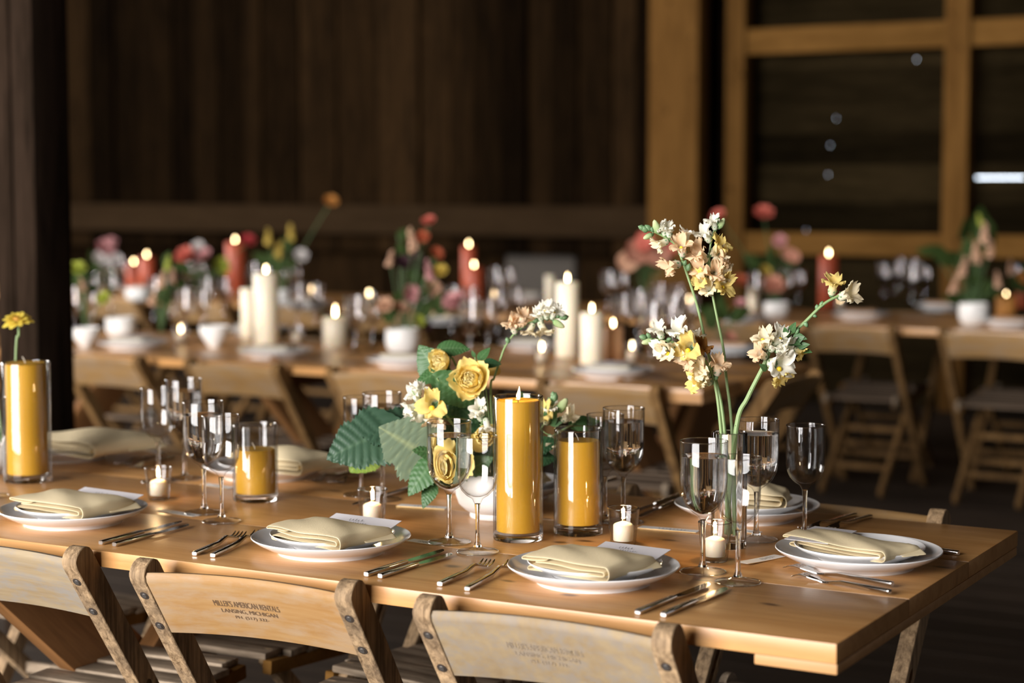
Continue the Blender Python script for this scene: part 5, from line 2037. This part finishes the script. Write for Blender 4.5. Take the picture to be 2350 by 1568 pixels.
for px, lab, fl in (((415, 790), 'lit votive between the left pair of white bowls', 1.3), ((943, 806), 'lit votive in front of the white flower bowl', 1.3), ((1243, 836), 'lit votive below the arching snapdragon', 1.35),
                    ((1450, 832), 'lit votive right of the peach pillar candle', 1.2), ((683, 788), 'unlit white votive right of the tall left ivory candle', 0), ((715, 690), 'lit amber votive on the back table, left of centre', 1.4),
                    ((847, 700), 'lit amber votive on the back table left of the flower bowl', 1.4), ((1134, 702), 'lit votive right of the rust candles on the back table', 1.4), ((1582, 716), 'lit votive behind the snapdragon stems', 1.4),
                    ((1928, 712), 'lit votive at the foot of the right rust candle', 0.8), ((1500, 778), 'lit votive left of the low snapdragon', 0.9)):
    votive(px, 'blurred ' + lab, 1.1, glass=M_thin, lit=fl > 0, fl=fl, n=20, p=onrow(*px))


# bowls
def far_bowl(px, wpx, hpx, label, foot_=False):
    p = onrow(*px)
    R = wpx / 2 / FPX * p.y
    H = hpx / FPX * p.y
    if foot_:
        prof = [(0, 0), (R * 0.35, 0), (R * 0.4, H * 0.1), (R * 0.55, H * 0.2), (R * 0.95, H * 0.7), (R, H), (R * 0.93, H), (R * 0.85, H * 0.7), (0, H * 0.3)]
    else:
        prof = [(0, 0), (R * 0.65, 0), (R * 0.92, H * 0.2), (R, H * 0.55), (R * 0.96, H), (R * 0.88, H), (R * 0.92, H * 0.55), (0, H * 0.2)]
    o = part('ceramic_bowl', MB().lathe(prof, 28), M_bowl, None, T(*p))
    return tag(o, label, 'bowl')


far_bowl((493, 798), 70, 50, 'small footed white bowl on the middle table, left', True)
far_bowl((197, 796), 68, 44, 'white bowl right of the dark post on the middle table', True)
far_bowl((278, 772), 70, 44, 'white bowl behind the leftmost plate on the middle table')
far_bowl((924, 810), 80, 56, 'round white flower bowl behind the rosebud on the middle table')
far_bowl((1782, 728), 60, 34, 'small white bowl on the back right table')
far_bowl((2234, 744), 70, 48, 'white bowl holding the peach arrangement at right')
far_bowl((318, 690), 60, 30, 'white dish at the foot of the two rust candles')
far_bowl((960, 700), 64, 36, 'white bowl among the pink flowers on the back table')
far_bowl((640, 702), 50, 36, 'small white bowl under the yellow spray')
far_bowl((1478, 726), 60, 36, 'white bowl under the salmon blooms')

# bouquets: every bloom is a stem of its own
bl_me = {}


def bloom_mesh(kind, seed):
    r = random.Random(seed)
    mb = MB()
    if kind == 'round':
        for k_, (n, rad, h, tilt) in enumerate(((8, 1.0, 0.0, 0.35), (7, 0.8, 0.18, 0.7), (6, 0.55, 0.32, 1.0), (4, 0.32, 0.4, 1.25))):
            for i in range(n):
                a = 2 * pi * i / n + k_ * 0.4 + r.uniform(-.2, .2)
                M = T(0, 0, h * 0.5) @ Matrix.Rotation(a, 4, 'Z') @ Matrix.Rotation(-tilt, 4, 'Y')

                def fun(u, v, M=M, rad=rad):
                    uu = -1 + 2 * u
                    w = 0.42 * rad * sin(pi * (0.15 + 0.7 * v))
                    return M @ Vector((rad * v * (1 - 0.1 * uu * uu), w * uu, 0.16 * rad * (v * v + 0.5 * uu * uu)))
                mb.grid(fun, 3, 4)
    elif kind == 'spike':
        for i in range(16):
            k_ = i / 15
            a = i * 2.4
            c = Vector((0.22 * (1 - 0.6 * k_) * cos(a), 0.22 * (1 - 0.6 * k_) * sin(a), -0.6 + 2.0 * k_))
            s = 0.30 * (1 - 0.55 * k_)
            M = zframe(c, (cos(a), sin(a), 0.5), a, s)
            mb.lathe([(0, -0.5), (0.45, -0.2), (0.5, 0.3), (1.0, 0.8), (0.5, 0.7), (0, 0.3)], 7, M, rfun=lambda r_, a_, z_: r_ * (1 + 0.25 * cos(3 * a_)))
    else:   # flat heart-shaped spathe
        def fun(u, v):
            uu = -1 + 2 * u
            w = 0.85 * sin(pi * (0.12 + 0.85 * v)) ** 0.7
            return Vector((-0.7 + 1.8 * v, w * uu, 0.2 * uu * uu + 0.2 * v * v))
        mb.grid(fun, 8, 10)
        mb.tube([(-0.4, 0, 0.06), (0.0, 0, 0.3), (0.35, 0, 0.42)], [0.1, 0.1, 0.06], 7)
    return mb.mesh('bloom', 0)


def bloom(px, depth, rpx, color, label, base, kind='round', axis=None, group=None, seed=0):
    c = atY(px[0], px[1], depth)
    R = rpx / FPX * depth
    key = (kind, color, seed % 2)
    if key not in bl_me:
        me = bloom_mesh(kind, 5 + seed % 2)
        me.materials.append(M_far[color])
        bl_me[key] = me
    root = thing('flower', label, 'flower', base.copy(), group=group)
    r = random.Random(px[0] * 7 + px[1])
    ax = axis or (r.uniform(-.5, .5), -0.7, r.uniform(0.2, 0.9))
    if kind == 'spike':
        ax = axis or (r.uniform(-.25, .25), r.uniform(-.2, .2), 1)
    d = c - base
    link('bloom', bl_me[key], parent=root, M=zframe(d, ax, r.uniform(0, 6), R))
    part('stem', MB().tube(smooth_path([(0, 0, 0), d * 0.55 + Vector((0, 0, 0.02)), d], 3), 0.0022, 5), M_flstem, root)
    return root


fl_me = LEAF['oval'].copy()
fl_me.materials.clear()
fl_me.materials.append(M_fleaf)


def greens(label, base, spots, depth, seed=0):
    """spots: (px, py, length px, angle in the photo)"""
    root = thing('leafy_sprig', label, 'leaf sprig', base.copy())
    r = random.Random(seed)
    for (x, y, L, a) in spots:
        b_ = atY(x, y, depth + r.uniform(-.04, .04)) - base
        t_ = atY(x + L * cos(a), y - L * sin(a), depth + r.uniform(-.04, .04)) - base
        d = t_ - b_
        link('leaf', fl_me, parent=root, M=frame(b_, d, (r.uniform(-.6, .6), -1, r.uniform(0, .8)), d.length))
        part('stem', MB().tube([(0, 0, 0), b_ * 0.5 + Vector((0, 0, 0.01)), b_], 0.0018, 5), M_flstem, root)
    return root


def bouquet(where, base_px, blooms, leaves, lift=0.03):
    base = onrow(*base_px) + Vector((0, 0, lift))
    names = {}
    for i, (px, rpx, color, kind) in enumerate(blooms):
        names[(color, kind)] = names.get((color, kind), 0) + 1
    kn = {'round': 'bloom', 'spike': 'flower spike', 'spathe': 'heart-shaped bloom'}
    for i, (px, rpx, color, kind) in enumerate(blooms):
        dup_ = names[(color, kind)] > 1
        pos = ''
        if dup_:
            order = sorted(q[0][0] + 0.001 * q[0][1] for q in blooms if (q[2], q[3]) == (color, kind))
            k_ = order.index(px[0] + 0.001 * px[1])
            pos = ('leftmost', 'second', 'third', 'fourth', 'fifth', 'sixth')[k_] if k_ < len(order) - 1 else 'rightmost'
            pos = pos + ' '
        lab = 'blurred %s%s %s %s' % (pos, color, kn[kind], where)
        bloom(px, base.y - 0.10 + 0.03 * (i % 4), rpx, color, lab, base, kind, None, (color + ' ' + kn[kind] + 's ' + where) if dup_ else None, i)
    if leaves:
        greens('blurred green foliage ' + where, base, leaves, base.y, len(where))


r = random.Random(11)


def spray(cx, cy, w, h, n, L):
    return [(cx + r.uniform(-w, w), cy + r.uniform(-h, h), L * r.uniform(0.7, 1.2), r.uniform(0.2, 2.9)) for _ in range(n)]


bouquet('in the white bowl behind the roses', (924, 806), [((948, 560), 26, 'peach', 'spike'), ((985, 512), 20, 'coral', 'round'), ((925, 610), 26, 'plum', 'round'), ((962, 600), 24, 'plum', 'round'), ((985, 628), 22, 'pink', 'spike'),
        ((1012, 625), 20, 'yellow', 'round'), ((940, 676), 26, 'pink', 'round'), ((990, 665), 26, 'peach', 'round'), ((885, 705), 24, 'peach', 'round'), ((960, 740), 18, 'lime', 'round'), ((1000, 585), 20, 'rust', 'round'),
        ((895, 600), 18, 'peach', 'spike'), ((970, 545), 18, 'rust', 'round'), ((1045, 700), 34, 'pink', 'round'), ((920, 710), 20, 'peach', 'round'), ((978, 752), 16, 'plum', 'round')],
        spray(955, 630, 60, 90, 13, 42) + spray(930, 730, 50, 25, 5, 40))
bouquet('at far left by the dark post on the back table', (262, 690), [((240, 575), 28, 'pink', 'round'), ((262, 600), 22, 'white', 'round'), ((228, 596), 20, 'white', 'round'), ((255, 560), 18, 'pink', 'round')], spray(240, 620, 30, 30, 5, 36))
bouquet('above the white bowl right of the dark post', (197, 780), [((178, 622), 24, 'lime', 'round'), ((240, 688), 20, 'lime', 'round'), ((190, 660), 16, 'peach', 'spike')], spray(190, 650, 20, 30, 5, 36))
bouquet('between the left white bowls', (370, 778), [((370, 650), 20, 'peach', 'spike'), ((350, 690), 18, 'peach', 'spike'), ((396, 640), 16, 'peach', 'spike'), ((385, 610), 16, 'lime', 'spike')], spray(380, 650, 22, 50, 8, 40), 0.02)
bouquet('on the back table left of the tall rust candle', (450, 690), [((428, 592), 28, 'coral', 'round'), ((470, 592), 24, 'pink', 'round'), ((505, 612), 24, 'lime', 'round'), ((455, 570), 18, 'white', 'round'), ((568, 558), 22, 'red', 'round')], spray(470, 620, 40, 25, 6, 36))
bouquet('in a tall spray above the ivory candles', (640, 694), [((616, 552), 18, 'yellow', 'spike'), ((668, 540), 18, 'yellow', 'spike'), ((640, 580), 18, 'yellow', 'spike'), ((758, 466), 20, 'amber', 'round'), ((690, 590), 20, 'white', 'round')], spray(650, 590, 40, 50, 8, 36))
bouquet('on the back table behind the tall snapdragons', (1478, 718), [((1460, 580), 36, 'salmon', 'spathe'), ((1500, 590), 36, 'salmon', 'spathe'), ((1440, 600), 30, 'peach', 'spathe'), ((1535, 575), 28, 'coral', 'spathe'), ((1480, 560), 26, 'coral', 'spathe'), ((1490, 600), 14, 'plum', 'round'), ((1535, 600), 14, 'plum', 'round'), ((1458, 572), 12, 'plum', 'round')],
        spray(1490, 620, 40, 30, 5, 40))
bouquet('on the back right table left of the rust candle', (1782, 722), [((1752, 496), 28, 'coral', 'round'), ((1650, 500), 22, 'coral', 'round'), ((1815, 592), 26, 'salmon', 'spathe'), ((1752, 630), 24, 'yellow', 'round'), ((1790, 556), 20, 'pink', 'round'), ((1775, 660), 30, 'salmon', 'round'), ((1700, 650), 22, 'rust', 'round')],
        spray(1770, 610, 40, 40, 6, 40))
bouquet('in the white bowl at right', (2234, 736), [((2260, 545), 24, 'peach', 'spike'), ((2240, 590), 24, 'peach', 'spike'), ((2210, 620), 22, 'peach', 'spike'), ((2190, 660), 20, 'peach', 'spike'), ((2272, 580), 20, 'peach', 'spike'), ((2290, 650), 18, 'peach', 'spike'), ((2250, 510), 14, 'lime', 'spike')],
        spray(2240, 610, 40, 70, 12, 46) + spray(2240, 680, 30, 20, 5, 50) + [(2250, 540, 70, 1.5), (2170, 590, 50, 2.6), (2190, 600, 50, 2.8), (2140, 580, 40, 2.9)])
bouquet('at the right edge beside the amber candle', (2345, 722), [((2336, 638), 20, 'amber', 'round'), ((2320, 620), 16, 'peach', 'spike')], spray(2340, 650, 15, 30, 4, 36), 0.02)
bouquet('right of the middle table end, low', (1660, 800), [((1672, 780), 22, 'salmon', 'round'), ((1700, 700), 16, 'pink', 'round')], spray(1650, 730, 30, 30, 6, 44), 0.02)
